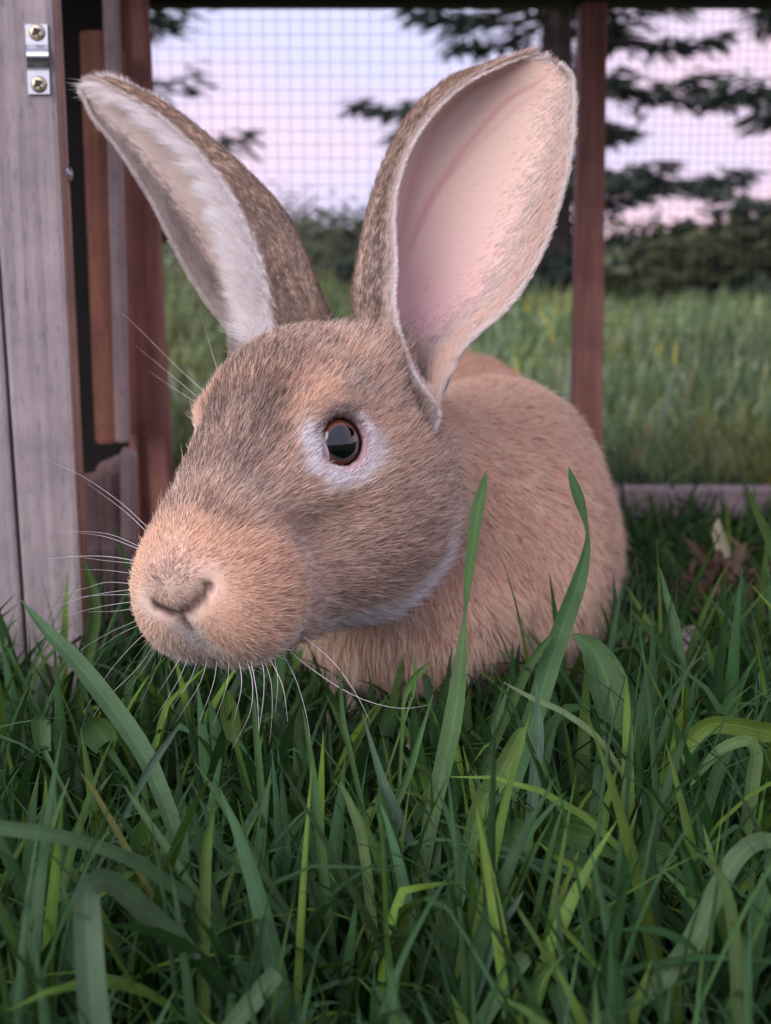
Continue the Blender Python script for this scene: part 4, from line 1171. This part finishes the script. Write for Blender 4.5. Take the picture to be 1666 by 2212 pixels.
# ---- single blades that stand out, traced from root to tip
def hero(name, pts, depth, label, tint, cat='grass blade', group=None, fold=0.16, root=True, segs=26):
    """pts: (u, v, width px[, depth]) from root to tip"""
    A = np.array([(p[0], p[1], p[2], p[3] if len(p) > 3 else depth) for p in pts], float)
    W = PX(A[:, 0], A[:, 1], A[:, 3]); wid = A[:, 2] * A[:, 3] / FPX
    if root and W[0, 2] > 0.004:
        d = unit(W[0] - W[1]); d[2] = min(d[2], -0.5); d = d / np.linalg.norm(d)
        steps = W[0, 2] / -d[2]
        W = np.vstack([W[0] + d * steps, W]); wid = np.r_[wid[0] * 0.8, wid]
    C = catmull(np.c_[W, wid], segs)
    P, w = C[:, :3], np.maximum(C[:, 3], 0.0003)
    w[-1] = 0.0003
    T = unit(np.gradient(P, axis=0)); view = unit(np.array([0, 0, CAM_H]) - P)
    sd_ = unit(np.cross(T, view)); nn = np.cross(sd_, T)
    tw = 0.35 * math.sin(len(name) + A[0, 0])
    sd2 = sd_ * math.cos(tw) + nn * math.sin(tw); nn = np.cross(sd2, T)
    V = np.stack([P - sd2 * w[:, None] * .5, P - sd2 * w[:, None] * .25 - nn * w[:, None] * fold * .6, P - nn * w[:, None] * fold, P + sd2 * w[:, None] * .25 - nn * w[:, None] * fold * .6, P + sd2 * w[:, None] * .5], 1)
    F = np.array([(i * 5 + j, i * 5 + j + 1, i * 5 + j + 6, i * 5 + j + 5) for i in range(segs - 1) for j in range(4)])
    tcol = np.broadcast_to(np.asarray(tint), (segs * 5, 3)) * np.ones((segs * 5, 1))
    acr = np.tile([-1, -.5, 0, .5, 1], segs)
    o = mesh_obj(name, V.reshape(-1, 3), F, GRASS, None, True, {'tint': ('POINT', tcol), 'across': ('POINT', acr)})
    tag(rebase(o, P[0]), label, cat, group)
    return o
MID, BLUE, YEL, DRK = (0.060, 0.125, 0.040), (0.075, 0.130, 0.085), (0.115, 0.185, 0.032), (0.040, 0.085, 0.022)
LG = 'long single grass blades standing out of the lawn'
hero('grass_blade', [(870, 2120, 30, .455), (930, 1780, 36, .47), (978, 1560, 44, .48), (998, 1400, 24, .49), (1004, 1330, 8), (1012, 1250, 20), (1030, 1110, 29), (1042, 1060, 22), (1050, 1018, 2)], .495, 'tallest upright grass blade in front of the rabbit\'s shoulder, pinched at mid height', MID, group=LG)
hero('grass_blade', [(1010, 2050, 30, .47), (1085, 1760, 38, .49), (1150, 1560, 44, .51), (1200, 1400, 44, .52), (1250, 1260, 34, .52), (1268, 1185, 16, .52), (1268, 1140, 8, .52), (1252, 1080, 24, .52), (1238, 1040, 18, .52), (1229, 1010, 2, .52)], .52, 'tall grass blade with a twisted tip in front of the rabbit\'s flank', (0.05, 0.115, 0.04), group=LG)
hero('grass_blade', [(1120, 1490, 20), (1140, 1445, 20), (1170, 1400, 16), (1203, 1360, 3)], .515, 'short side leaf branching off the twisted tall grass blade', DRK, group=LG)
hero('grass_blade', [(1420, 1830, 6), (1363, 1706, 9), (1298, 1601, 14), (1220, 1540, 14), (1150, 1508, 12), (1088, 1474, 3)], .50, 'thin pale grass blade arching across the others towards the rabbit\'s feet', (0.13, 0.20, 0.085), group=LG)
hero('grass_blade', [(905, 2212, 40, .40), (960, 2050, 34, .42), (998, 1906, 34, .43), (1040, 1750, 52, .44), (1090, 1660, 48, .45), (1122, 1590, 30, .45), (1135, 1570, 3, .45)], .44, 'broad yellow green grass blade leaning below the tall twisted one', (0.10, 0.17, 0.045), group=LG)
hero('grass_blade', [(1135, 1900, 18), (1143, 1796, 22), (1158, 1666, 28), (1165, 1570, 20), (1158, 1475, 2)], .47, 'bluish upright grass blade beside the broad yellow green one', BLUE, group=LG)
hero('grass_blade', [(215, 2290, 66, .315), (200, 2160, 64, .32), (190, 2010, 60, .325), (188, 1935, 56, .33), (205, 1908, 52, .335), (240, 1905, 48, .34), (300, 1955, 48, .345), (370, 2018, 44, .35), (418, 2058, 28, .35), (432, 2070, 4, .35)], .33, 'widest grey green grass blade folded over into an arch', (0.062, 0.112, 0.056), group=LG)
hero('grass_blade', [(560, 2110, 22, .40), (490, 2020, 26, .39), (415, 1945, 30, .385), (285, 1858, 30, .375), (150, 1812, 30, .365), (30, 1792, 34, .36), (-90, 1780, 20, .355)], .37, 'long grey green grass blade lying almost flat towards the hutch', (0.060, 0.118, 0.050), group=LG)
hero('grass_blade', [(440, 2010, 28, .42), (390, 1830, 36, .43), (340, 1690, 40, .44), (290, 1592, 46, .45), (180, 1445, 42, .46), (100, 1360, 26, .465), (46, 1296, 3, .47)], .45, 'broad diagonal grass blade reaching up in front of the hutch post', (0.065, 0.130, 0.055), group=LG)
hero('grass_blade', [(440, 2230, 30, .36), (440, 2060, 28, .37), (446, 1850, 24, .38), (455, 1780, 14, .385), (463, 1724, 2, .385)], .37, 'straight dark upright blade crossing the folded arching one', (0.065, 0.12, 0.022), group=LG)
hero('grass_blade', [(1370, 1790, 38, .47), (1400, 1735, 42, .47), (1469, 1632, 44, .47), (1515, 1580, 40, .47), (1560, 1566, 40, .47), (1666, 1585, 44, .47), (1760, 1610, 30, .47)], .47, 'broad yellow green blade bent sharply over to the horizontal', (0.10, 0.175, 0.03), group=LG)
hero('grass_blade', [(1590, 1960, 26), (1610, 1820, 30), (1628, 1680, 32), (1634, 1625, 28), (1610, 1600, 26), (1550, 1625, 24), (1490, 1700, 8)], .45, 'narrow blade bowed back on itself under the bent yellow green one', (0.085, 0.15, 0.05), group=LG)
hero('grass_blade', [(1235, 2222, 12, .345), (1300, 2195, 22, .35), (1383, 2160, 34, .355), (1483, 2056, 50, .36), (1558, 1906, 46, .37), (1605, 1838, 42, .375), (1658, 1815, 36, .38), (1730, 1840, 10, .38)], .36, 'wide pale grey green blade sweeping low in a long curve', (0.080, 0.138, 0.058), group=LG, root=False)
hero('grass_blade', [(1600, 2260, 30), (1593, 2120, 30), (1586, 2010, 28), (1565, 1910, 22), (1535, 1865, 14), (1508, 1842, 3)], .345, 'curved blade crossing in front of the wide pale sweeping one', (0.065, 0.115, 0.04), group=LG)
SLIM = ['short bluish blade slanting beside the broad diagonal blade',
        'slim blade with a yellowing tip before the long flat blade',
        'long slim blade leaning towards the hutch behind the folded arch',
        "straight blade leaning left beneath the rabbit's chin whiskers",
        'tallest slim blade under the longest chin whisker',
        'stout blade with a blunt tip below the dewlap',
        "bluish blade leaning left in front of the rabbit's chest",
        'thin upright blade in the whisker shadow under the muzzle',
        "narrow bluish blade leaning right beside the broad yellow green blade's foot",
        'cropped broad blade stub beside the straight dark blade',
        'cropped wide blade stub near the narrow bluish leaning one',
        'dark blade leaning left over the grey plank',
        'pale tapering blade upright in front of the plank',
        'dark short blade with speckled tip beyond the plank',
        'dark blade before the bottom rail of the run',
        'small forked shoot below the dewlap, its leaning leaf',
        'small forked shoot below the dewlap, its upright leaf',
        'yellow green blade leaning beside the round crinkled leaf',
        'yellow green blade standing under the round crinkled leaf',
        'thin blade upright below the hutch post',
        "blade leaning right in front of the rabbit's front foot",
        'thin upright blade by the longest chin whisker',
        'dark broad blade against the hutch sill',
        'small blade tip curling before the hutch door board']
for pts, dep, c in (
    ([(270, 1760, 12), (320, 1665, 18), (360, 1605, 14), (392, 1560, 2)], .42, BLUE),
    ([(320, 1920, 14), (285, 1855, 15), (235, 1765, 14), (205, 1715, 11), (174, 1668, 2)], .40, (0.13, 0.14, 0.04)),
    ([(560, 2150, 16), (500, 2050, 18), (450, 1976, 18), (370, 1846, 18), (310, 1760, 14), (268, 1698, 2)], .39, (0.085, 0.15, 0.06)),
    ([(590, 1920, 16), (550, 1856, 19), (490, 1750, 18), (422, 1648, 2)], .42, MID),
    ([(730, 2130, 18), (715, 2031, 20), (690, 1792, 20), (672, 1640, 14), (654, 1532, 2)], .42, MID),
    ([(820, 2150, 18), (810, 2050, 22), (785, 1827, 24), (758, 1740, 18), (734, 1688, 3)], .41, (0.085, 0.14, 0.05)),
    ([(900, 1850, 20), (860, 1760, 22), (825, 1680, 18), (783, 1540, 2)], .44, BLUE),
    ([(578, 1990, 14), (572, 1850, 18), (562, 1680, 17), (552, 1570, 13), (548, 1500, 2)], .44, MID),
    ([(1000, 2222, 26), (1073, 2016, 22), (1110, 1960, 14), (1130, 1926, 2)], .37, BLUE),
    ([(480, 2240, 40), (540, 2170, 46), (590, 2110, 40), (600, 2098, 30)], .34, (0.06, 0.115, 0.055)),
    ([(1058, 2180, 36), (1100, 2110, 42), (1140, 2062, 34)], .36, (0.06, 0.115, 0.05)),
    ([(1510, 1620, 26), (1471, 1458, 26), (1424, 1385, 22), (1361, 1315, 3)], .58, DRK),
    ([(1490, 1690, 28), (1478, 1540, 28), (1462, 1370, 24), (1440, 1285, 14), (1426, 1226, 2)], .58, (0.07, 0.14, 0.06)),
    ([(1600, 1640, 18), (1585, 1552, 20), (1549, 1458, 20), (1535, 1420, 14), (1527, 1383, 2)], .56, DRK),
    ([(1700, 1290, 26), (1666, 1175, 24), (1635, 1105, 16), (1610, 1046, 2)], .62, DRK),
    ([(868, 1600, 8), (872, 1520, 9), (885, 1480, 16), (905, 1455, 14), (930, 1430, 2)], .50, (0.08, 0.16, 0.04)),
    ([(872, 1560, 6), (892, 1500, 8), (897, 1450, 7), (899, 1405, 2)], .50, (0.08, 0.16, 0.04)),
    ([(1330, 1990, 16), (1260, 1890, 16), (1200, 1850, 12), (1165, 1820, 2)], .40, YEL),
    ([(1160, 2140, 16), (1190, 2020, 18), (1215, 1930, 14), (1250, 1840, 2)], .39, YEL),
    ([(60, 1990, 14), (85, 1880, 14), (120, 1760, 12), (150, 1680, 2)], .40, MID),
    ([(830, 1800, 15), (880, 1680, 17), (905, 1600, 12), (935, 1500, 2)], .46, (0.07, 0.15, 0.05)),
    ([(760, 1640, 12), (742, 1560, 13), (737, 1500, 8), (736, 1440, 2)], .46, MID),
    ([(190, 1420, 24), (205, 1340, 26), (200, 1270, 22), (180, 1210, 4)], .58, DRK),
    ([(25, 1420, 10), (10, 1390, 16), (-20, 1380, 12)], .55, MID)):
    hero('grass_blade', pts, dep, SLIM.pop(0), c, group=LG)

# broad weed leaves
def leaf(name, pts, depth, label, tint, cup=0.25):
    return hero(name, pts, depth, label, tint, 'leaf', None, cup)
leaf('weed_leaf', [(1345, 1640, 18), (1330, 1560, 60), (1312, 1470, 84), (1285, 1410, 58), (1262, 1385, 30), (1238, 1367, 3)], .56, 'broad soft green weed leaf beside the rabbit\'s flank', (0.105, 0.20, 0.085))
leaf('weed_leaf', [(1420, 1640, 16), (1405, 1560, 60), (1388, 1490, 66), (1370, 1450, 10)], .60, 'rounded weed leaf behind the broad one near the plank', (0.095, 0.185, 0.08))
leaf('weed_leaf', [(1330, 1850, 20), (1290, 1830, 110), (1245, 1815, 135), (1200, 1800, 100), (1175, 1790, 10)], .44, 'round crinkled weed leaf low in the grass', (0.06, 0.125, 0.035))
leaf('weed_leaf', [(250, 1640, 14), (230, 1610, 60), (205, 1575, 70), (185, 1550, 6)], .50, 'dark rounded leaf in the grass below the muzzle whiskers', (0.045, 0.10, 0.03))
leaf('weed_leaf', [(1090, 1900, 16), (1110, 1860, 60), (1120, 1800, 64), (1115, 1765, 6)], .43, 'ragged leaf beside the broad yellow green blade', (0.06, 0.13, 0.04))
leaf('weed_leaf', [(520, 1640, 10), (505, 1590, 36), (495, 1530, 40), (492, 1490, 4)], .49, 'narrow dark leaf upright under the chin', (0.05, 0.10, 0.02))
leaf('weed_leaf', [(1480, 1900, 14), (1440, 1860, 56), (1400, 1845, 60), (1360, 1850, 6)], .42, 'oval leaf lying near the round crinkled one', (0.055, 0.12, 0.035))
leaf('weed_leaf', [(110, 1650, 10), (95, 1620, 30), (88, 1560, 40), (92, 1545, 4)], .47, 'small pointed leaf standing in the shade before the hutch', (0.07, 0.13, 0.05))

# dry brown clump with pale stalks and a bleached leaf, right of the rabbit
clump = tag(link(bpy.data.objects.new('dry_weed_clump', None)), 'dry brown weed clump with pale stalks lying in the lawn', 'dead plant')
dc = ground_depth(1345, 0.0); cw = PX(1565, 1345, dc); clump.location = tuple(cw * np.array([1, 1, 0]))
n = 240
rr0 = np.stack([rng.normal(0, 0.018, n), rng.normal(0, 0.018, n), np.abs(rng.normal(0.018, 0.012, n))], -1)
cb = blade_mesh('dry_foliage', rr0 + np.array([cw[0] + 0.004, cw[1], 0]), rng.random(n) * 6.283, 0.012 + 0.02 * rng.random(n), 0.004 + 0.005 * rng.random(n), 0.3 + 1.0 * rng.random(n), 1.2 * rng.random(n),
                np.array([0.12, 0.078, 0.058]) * (0.6 + 0.8 * rng.random((n, 1))), 5, FOLIAGE)
under(cb, clump); cb['kind'] = 'stuff'
def stalk(name, pts, parent, mat):
    """tube through pixel points (u, v, width, depth)"""
    A = np.array(pts, float); P = catmull(np.c_[PX(A[:, 0], A[:, 1], A[:, 3]), A[:, 2] * A[:, 3] / FPX / 2], 12)
    V, F = [], []
    for i in range(12):
        for a in np.linspace(0, 2 * np.pi, 8, endpoint=False):
            V.append(P[i, :3] + P[i, 3] * np.array([math.cos(a), 0.5 * math.sin(a), 0.6 * math.sin(a)]))
    F = [(i * 8 + j, i * 8 + (j + 1) % 8, (i + 1) * 8 + (j + 1) % 8, (i + 1) * 8 + j) for i in range(11) for j in range(8)] + [tuple(range(7, -1, -1)), tuple(range(88, 96))]
    return under(mesh_obj(name, V, F, mat), parent)
straw, t_, b_ = new_mat('pale_straw'); b_.inputs['Base Color'].default_value = (0.40, 0.28, 0.23, 1); b_.inputs['Roughness'].default_value = 0.7
bleach, t_, b_ = new_mat('bleached_leaf'); b_.inputs['Base Color'].default_value = (0.42, 0.42, 0.30, 1); b_.inputs['Roughness'].default_value = 0.7
stalk('stalk', [(1590, 1290, 26, dc), (1588, 1330, 30, dc), (1583, 1355, 18, dc)], clump, straw)
stalk('stalk', [(1545, 1350, 26, dc - .01), (1553, 1320, 20, dc - .01), (1562, 1300, 12, dc - .01)], clump, straw)
o = hero('bleached_leaf', [(1572, 1225, 14), (1563, 1190, 30), (1552, 1150, 26), (1552, 1120, 6)], dc, None, (0.42, 0.42, 0.30), None, None, 0.2, False)
o.parent = clump; o.matrix_parent_inverse = mathutils.Matrix.Translation(clump.location).inverted()
for kk in list(o.keys()): del o[kk]

# ------------------------------------------------------------------ whiskers
wm, t_, b_ = new_mat('whisker'); b_.inputs['Base Color'].default_value = (0.80, 0.74, 0.74, 1); b_.inputs['Roughness'].default_value = 0.35
wb, t_, b_ = new_mat('dark_bristle'); b_.inputs['Base Color'].default_value = (0.06, 0.045, 0.04, 1); b_.inputs['Roughness'].default_value = 0.5
def whisker(pts, depths, r=0.00019, name='whisker', mat=None):
    """pts: pixel polyline from root to tip; depths: root and tip depth (None: on the head)"""
    A = np.array(pts, float)
    if depths[0] is None:
        w0 = H2W(march_px(A[0, 0], A[0, 1])); d0 = (w0 - np.array([0, 0, CAM_H])) @ np.array([0, CP, -SP])
        if not 0.37 < d0 < 0.61: d0 = 0.49
    else: d0 = depths[0]
    d1 = d0 + depths[1]
    f = np.linspace(0, 1, len(A)); P = catmull(PX(A[:, 0], A[:, 1], d0 + 0.002 + (d1 - d0) * f), 14)
    V = []
    for i in range(14):
        rr_ = r * (1 - 0.88 * (i / 13) ** 1.2)
        T = unit(P[min(i + 1, 13)] - P[max(i - 1, 0)]); s1 = unit(np.cross(T, [0.1, 1, 0.2])); s2 = np.cross(T, s1)
        V += [P[i] + rr_ * s1, P[i] + rr_ * (-0.5 * s1 + 0.87 * s2), P[i] + rr_ * (-0.5 * s1 - 0.87 * s2)]
    F = np.array([(i * 3 + j, i * 3 + (j + 1) % 3, i * 3 + 3 + (j + 1) % 3, i * 3 + 3 + j) for i in range(13) for j in range(3)])
    return under(mesh_obj(name, V, F, mat or wm), rabbit)
FARS = 0.50
for pts in ([(322, 1142), (260, 1085), (180, 1030), (95, 990)], [(318, 1150), (270, 1105), (190, 1045)], [(305, 1182), (240, 1155), (175, 1148), (120, 1150)], [(305, 1188), (230, 1160), (160, 1150)],
            [(298, 1212), (230, 1202), (160, 1202), (100, 1208)], [(298, 1218), (220, 1210), (150, 1200)], [(296, 1240), (230, 1232), (170, 1230)], [(296, 1262), (230, 1258), (180, 1272), (110, 1290)],
            [(296, 1272), (220, 1282), (150, 1300), (70, 1335)], [(298, 1285), (230, 1285), (160, 1290)], [(300, 1298), (220, 1310), (140, 1330)], [(305, 1312), (250, 1320), (190, 1322)],
            [(308, 1335), (240, 1365), (180, 1400), (110, 1450)], [(312, 1345), (250, 1375), (190, 1420)], [(325, 1358), (280, 1400), (230, 1460), (180, 1540)], [(335, 1365), (300, 1410), (250, 1480)],
            [(350, 1372), (320, 1430), (270, 1500)], [(365, 1380), (340, 1440), (300, 1530)], [(345, 1370), (300, 1440), (220, 1520), (190, 1575)]):
    whisker(pts, (0.485, 0.01 + 0.02 * rng.random()), 0.00009 + 0.00006 * rng.random())
for pts, dd in (([(612, 1395), (680, 1450), (770, 1505), (860, 1530), (935, 1522)], -0.02), ([(655, 1375), (720, 1430), (770, 1500), (800, 1560)], -0.01), ([(605, 1402), (640, 1470), (665, 1560), (680, 1680)], -0.02),
                ([(565, 1412), (585, 1470), (588, 1540), (582, 1610)], -0.01), ([(558, 1412), (570, 1450), (568, 1520), (555, 1600)], -0.01), ([(530, 1418), (545, 1470), (540, 1540), (500, 1620)], -0.02),
                ([(515, 1418), (522, 1480), (505, 1560)], -0.01), ([(495, 1420), (490, 1480), (460, 1570)], -0.01), ([(470, 1420), (460, 1480), (430, 1560)], -0.01), ([(450, 1418), (430, 1480), (380, 1560)], 0.0),
                ([(430, 1415), (410, 1470), (370, 1530)], 0.0), ([(410, 1410), (385, 1470), (330, 1560)], 0.0), ([(540, 1415), (555, 1500), (560, 1590)], -0.015), ([(575, 1408), (610, 1480), (622, 1560)], -0.015), ([(400, 1405), (372, 1450), (340, 1500)], 0.0), ([(590, 1405), (600, 1470), (595, 1540)], -0.01)):
    whisker(pts, (None, dd), 0.00010 + 0.00007 * rng.random())
for pts in ([(470, 800), (455, 750), (438, 690)], [(440, 845), (380, 790), (300, 710), (255, 670)], [(430, 860), (370, 810), (280, 735)], [(425, 870), (370, 835), (320, 800)]):
    whisker(pts, (0.545, 0.02), 0.00010)
# dark lashes over the eye
for (a, b, c) in (((700, 905), (730, 880), (790, 868)), ((712, 902), (750, 878), (810, 872)), ((725, 900), (770, 885), (825, 882)), ((690, 900), (715, 868), (760, 845)), ((680, 895), (700, 860), (735, 832)), ((745, 902), (790, 895), (835, 900)), ((700, 902), (722, 868), (775, 856)), ((735, 900), (775, 880), (822, 866)), ((740, 998), (780, 1000), (850, 1002)), ((752, 985), (785, 975), (815, 958))):
    whisker([a, b, c], (None, -0.001), 0.00011, 'eyelash', wb)

# ------------------------------------------------------------------ meadow, trees and shrubs beyond the run
n = 42000
y = 1.27 + 13.5 * rng.random(n) ** 2.2
x = (rng.random(n) * 2 - 1) * (0.55 * y + 0.40)
r_ = np.stack([x, y, 0 * x], -1)
hb = (0.07 + 0.10 * smooth01(1.4, 3.5, y)) * (0.5 + vnoise(r_, 1.1, 61)) * (0.6 + 0.7 * rng.random(n))
leftm = smooth01(-0.02, -0.10, x / y)
hb *= 1 + 0.7 * leftm * smooth01(2, 5, y)
tm = grass_tints(n, 0.03, 0.15) * 2.0
tm = mix(tm, np.array([0.165, 0.205, 0.105]), 0.6 + 0 * y)
pt = vnoise(r_, 2.6, 66)
tm = tm * (0.55 + 0.9 * pt)[:, None]
tm = mix(tm, np.array([0.20, 0.22, 0.05]), 0.6 * smooth01(0.62, 0.85, vnoise(r_, 4.5, 68)))
tm = np.where((rng.random(n) < 0.012)[:, None], np.array([0.45, 0.42, 0.06]), tm)
hb = hb * (0.6 + 0.8 * vnoise(r_, 3.3, 69))
tm = tm + np.array([0.06, 0.06, 0.055]) * (rng.random((n, 1)) < 0.35)
tm = mix(tm, np.array([0.14, 0.15, 0.07]), 0.5 * leftm)
meadow = blade_mesh('meadow_grass', r_, rng.random(n) * 6.283, hb, (0.006 + 0.010 * rng.random(n)) * (0.7 + 0.12 * y), np.abs(rng.normal(0, 0.3, n)), np.abs(rng.normal(0.5, 0.4, n)), tm, 4, FOLIAGE)
tag(meadow, 'rough green meadow grass outside the wire run', 'grass', kind='stuff')

n = 900
y = 1.5 + 6.0 * rng.random(n) ** 1.3; x = (rng.random(n) * 2 - 1) * (0.5 * y + 0.3)
r_ = np.stack([x, y, 0 * x], -1); r_ = r_[vnoise(r_, 1.6, 91) > 0.42]; n = len(r_)
weeds = blade_mesh('meadow_weeds', r_, rng.random(n) * 6.283, 0.08 + 0.11 * rng.random(n), 0.008 + 0.010 * rng.random(n), np.abs(rng.normal(0, 0.35, n)), 0.4 + 1.0 * rng.random(n),
                   mix(np.broadcast_to(np.array([0.10, 0.17, 0.05]), (n, 3)), np.array([0.27, 0.31, 0.22]), rng.random(n)), 5, FOLIAGE)
tag(weeds, 'pale leafy weeds standing unevenly in the meadow', 'weeds', kind='stuff')
bark, t_, b_ = new_mat('bark')
nz = N(t_, 'ShaderNodeTexNoise', Scale=18.0, Detail=6.0); rp_ = N(t_, 'ShaderNodeValToRGB')
rp_.color_ramp.elements[0].color = (0.03, 0.022, 0.018, 1); rp_.color_ramp.elements[1].color = (0.10, 0.075, 0.06, 1)
t_.links.new(nz.outputs['Fac'], rp_.inputs['Fac']); t_.links.new(rp_.outputs['Color'], b_.inputs['Base Color']); b_.inputs['Roughness'].default_value = 0.9
def tube(P, R, k=7):
    P = np.asarray(P, float); V, F = [], []
    for i in range(len(P)):
        T = unit(P[min(i + 1, len(P) - 1)] - P[max(i - 1, 0)]); s1 = unit(np.cross(T, [0.31, 0.2, 0.93] if abs(T[2]) < 0.9 else [1, 0.1, 0])); s2 = np.cross(T, s1)
        for a in np.linspace(0, 2 * np.pi, k, endpoint=False):
            V.append(P[i] + R[i] * (math.cos(a) * s1 + math.sin(a) * s2))
    F = [(i * k + j, i * k + (j + 1) % k, (i + 1) * k + (j + 1) % k, (i + 1) * k + j) for i in range(len(P) - 1) for j in range(k)]
    return V, F
def spruce(u, y, height, reach, label, z_low=0.35, step=0.42, per=8, tint=(0.040, 0.064, 0.046), dens=1.0, seed=1):
    g = np.random.default_rng(seed)
    x = PY(u, 700, y)[0]
    o = tag(link(bpy.data.objects.new('spruce_tree', None)), label, 'tree', 'spruce trees beyond the meadow')
    o.location = (x, y, 0)
    base = np.array([x, y, 0.0])
    V, F = tube([base + [0, 0, -0.05], base + [0, 0, height * 0.5], base + [0, 0, height]], [0.012 * height + 0.05, 0.008 * height + 0.02, 0.01], 10)
    tr_ = mesh_obj('trunk', V, F, bark); under(tr_, o)
    NR, NA, NL, NT = [], [], [], []
    z = z_low
    while z < height - 0.3:
        Rm = reach * (1 - z / height) ** 0.8
        a0 = g.random() * 6.28
        for j in range(per):
            a = a0 + j * 2 * math.pi / per + g.normal(0, 0.15)
            ln = Rm * (0.75 + 0.4 * g.random()); zz = z + g.normal(0, 0.07)
            d = np.array([math.cos(a), math.sin(a), 0])
            f = np.linspace(0, 1, 7)
            pts = base + d * (ln * f)[:, None] + np.array([0, 0, 1.0]) * (zz - 0.16 * ln * np.sin(f * 2.2) + 0.05 * ln * f ** 2)[:, None]
            v, ff = tube(pts, 0.018 * (1 - 0.85 * f) * (0.5 + ln), 4)
            under(mesh_obj('branch', v, ff, bark), o)
            # hanging twigs with needles
            m = int(105 * ln * dens)
            ft = g.random(m) ** 0.7; ft = 0.12 + 0.88 * ft
            P = np.stack([np.interp(ft, f, pts[:, c]) for c in range(3)], -1)
            sidev = np.array([-d[1], d[0], 0])
            s = g.normal(0, 1, m)[:, None]
            NR.append(P + sidev * s * (0.10 * ln * (1.1 - ft))[:, None] + g.normal(0, 0.025, (m, 3)))
            NA.append(a + np.where(s[:, 0] > 0, 0.9, -0.9) + g.normal(0, 0.4, m))
            NL.append(0.08 + 0.15 * g.random(m))
        z += step * (0.8 + 0.4 * g.random())
    R_ = np.vstack(NR); A_ = np.concatenate(NA); L_ = np.concatenate(NL); n = len(R_)
    tt_ = np.asarray(tint) * (0.6 + 0.9 * g.random((n, 1)))
    c = blade_mesh('crown', R_, A_, L_, 0.030 + 0.034 * g.random(n), 1.5 + 0.5 * g.random(n), 0.5 * g.random(n), tt_, 3, FOLIAGE)
    # blade_mesh keeps points above the soil; the crown hangs free above it
    under(c, o); c['kind'] = 'stuff'
    return o
spruce(1190, 8.5, 6.5, 1.45, 'dark spruce with drooping branches standing behind the run post', 0.45, 0.42, 8, seed=5)
spruce(1790, 7.0, 5.0, 0.95, 'spruce at the meadow edge beyond the dark behind-post spruce', 0.30, 0.44, 7, dens=0.8, seed=8)
spruce(120, 7.5, 6.0, 1.20, 'paler spruce whose twigs show beside the hutch', 1.15, 0.26, 8, (0.05, 0.075, 0.05), 0.55, seed=11)
def shrub(u, y, w, h, label, tint, seed, n=1500, name='shrub', group='shrubs at the far side of the meadow'):
    g = np.random.default_rng(seed)
    x = PY(u, 700, y)[0]
    o = tag(link(bpy.data.objects.new(name, None)), label, 'shrub', group); o.location = (x, y, 0)
    nb = 9; cs = []
    TV, TF, off = [], [], 0
    for i in range(nb):
        e = np.array([x + g.normal(0, w * 0.28), y + g.normal(0, w * 0.2), h * (0.35 + 0.5 * g.random())]); cs.append(e)
        v, ff = tube([np.array([x, y, -0.02]) + g.normal(0, 0.03, 3) * [1, 1, 0], (np.array([x, y, 0]) + e) / 2 + g.normal(0, 0.04, 3), e], [0.03, 0.02, 0.006], 5)
        TV += v; TF += [tuple(k_ + off for k_ in q_) for q_ in ff]; off += len(v)
    s = mesh_obj('stems', TV, TF, bark); under(s, o)
    ci = g.integers(0, nb, n); P = np.array(cs)[ci] + g.normal(0, 1, (n, 3)) * np.array([w * 0.17, w * 0.15, h * 0.16])
    P[:, 2] = np.maximum(P[:, 2], 0.03)
    c = blade_mesh('foliage', P, g.random(n) * 6.28, 0.06 + 0.08 * g.random(n), 0.04 + 0.04 * g.random(n), 0.6 + 1.2 * g.random(n), g.random(n), np.asarray(tint) * (0.5 + 1.0 * g.random((n, 1))), 3, FOLIAGE)
    under(c, o); c['kind'] = 'stuff'
    return o
D1, D2, D3 = (0.045, 0.062, 0.036), (0.075, 0.095, 0.058), (0.105, 0.125, 0.062)
shrub(1420, 9.6, 1.7, 0.50, 'dark green shrub under the spruce branches', D1, 21, 1500)
shrub(1640, 9.2, 1.6, 0.60, 'tall dark shrub at the foot of the edge spruce', D1, 22, 2400)
shrub(1080, 10.5, 1.7, 0.65, 'dark shrub behind the trunk of the post spruce', D1, 23, 2000)
shrub(720, 15.0, 1.5, 0.95, 'grey green bush low against the sky between the ears', D2, 24, 1500)
shrub(560, 17.0, 1.8, 1.0, 'hazy bush beyond the far ear', D2, 25, 1300)
shrub(860, 14.0, 1.7, 0.95, 'olive bush next to the grey green one between the ears', D3, 26, 1500)
shrub(1530, 7.0, 0.9, 0.45, 'low pale olive bush in front of the dark shrubs', D3, 27, 900)
shrub(380, 12.0, 2.0, 0.7, 'olive thicket beyond the hutch corner', D3, 28, 1500)
shrub(-200, 14.0, 3.0, 1.4, 'broad thicket behind the hutch', D2, 29, 1200)
shrub(1900, 13.0, 3.0, 1.1, 'wide dark thicket beyond the meadow edge', D1, 30, 1600)
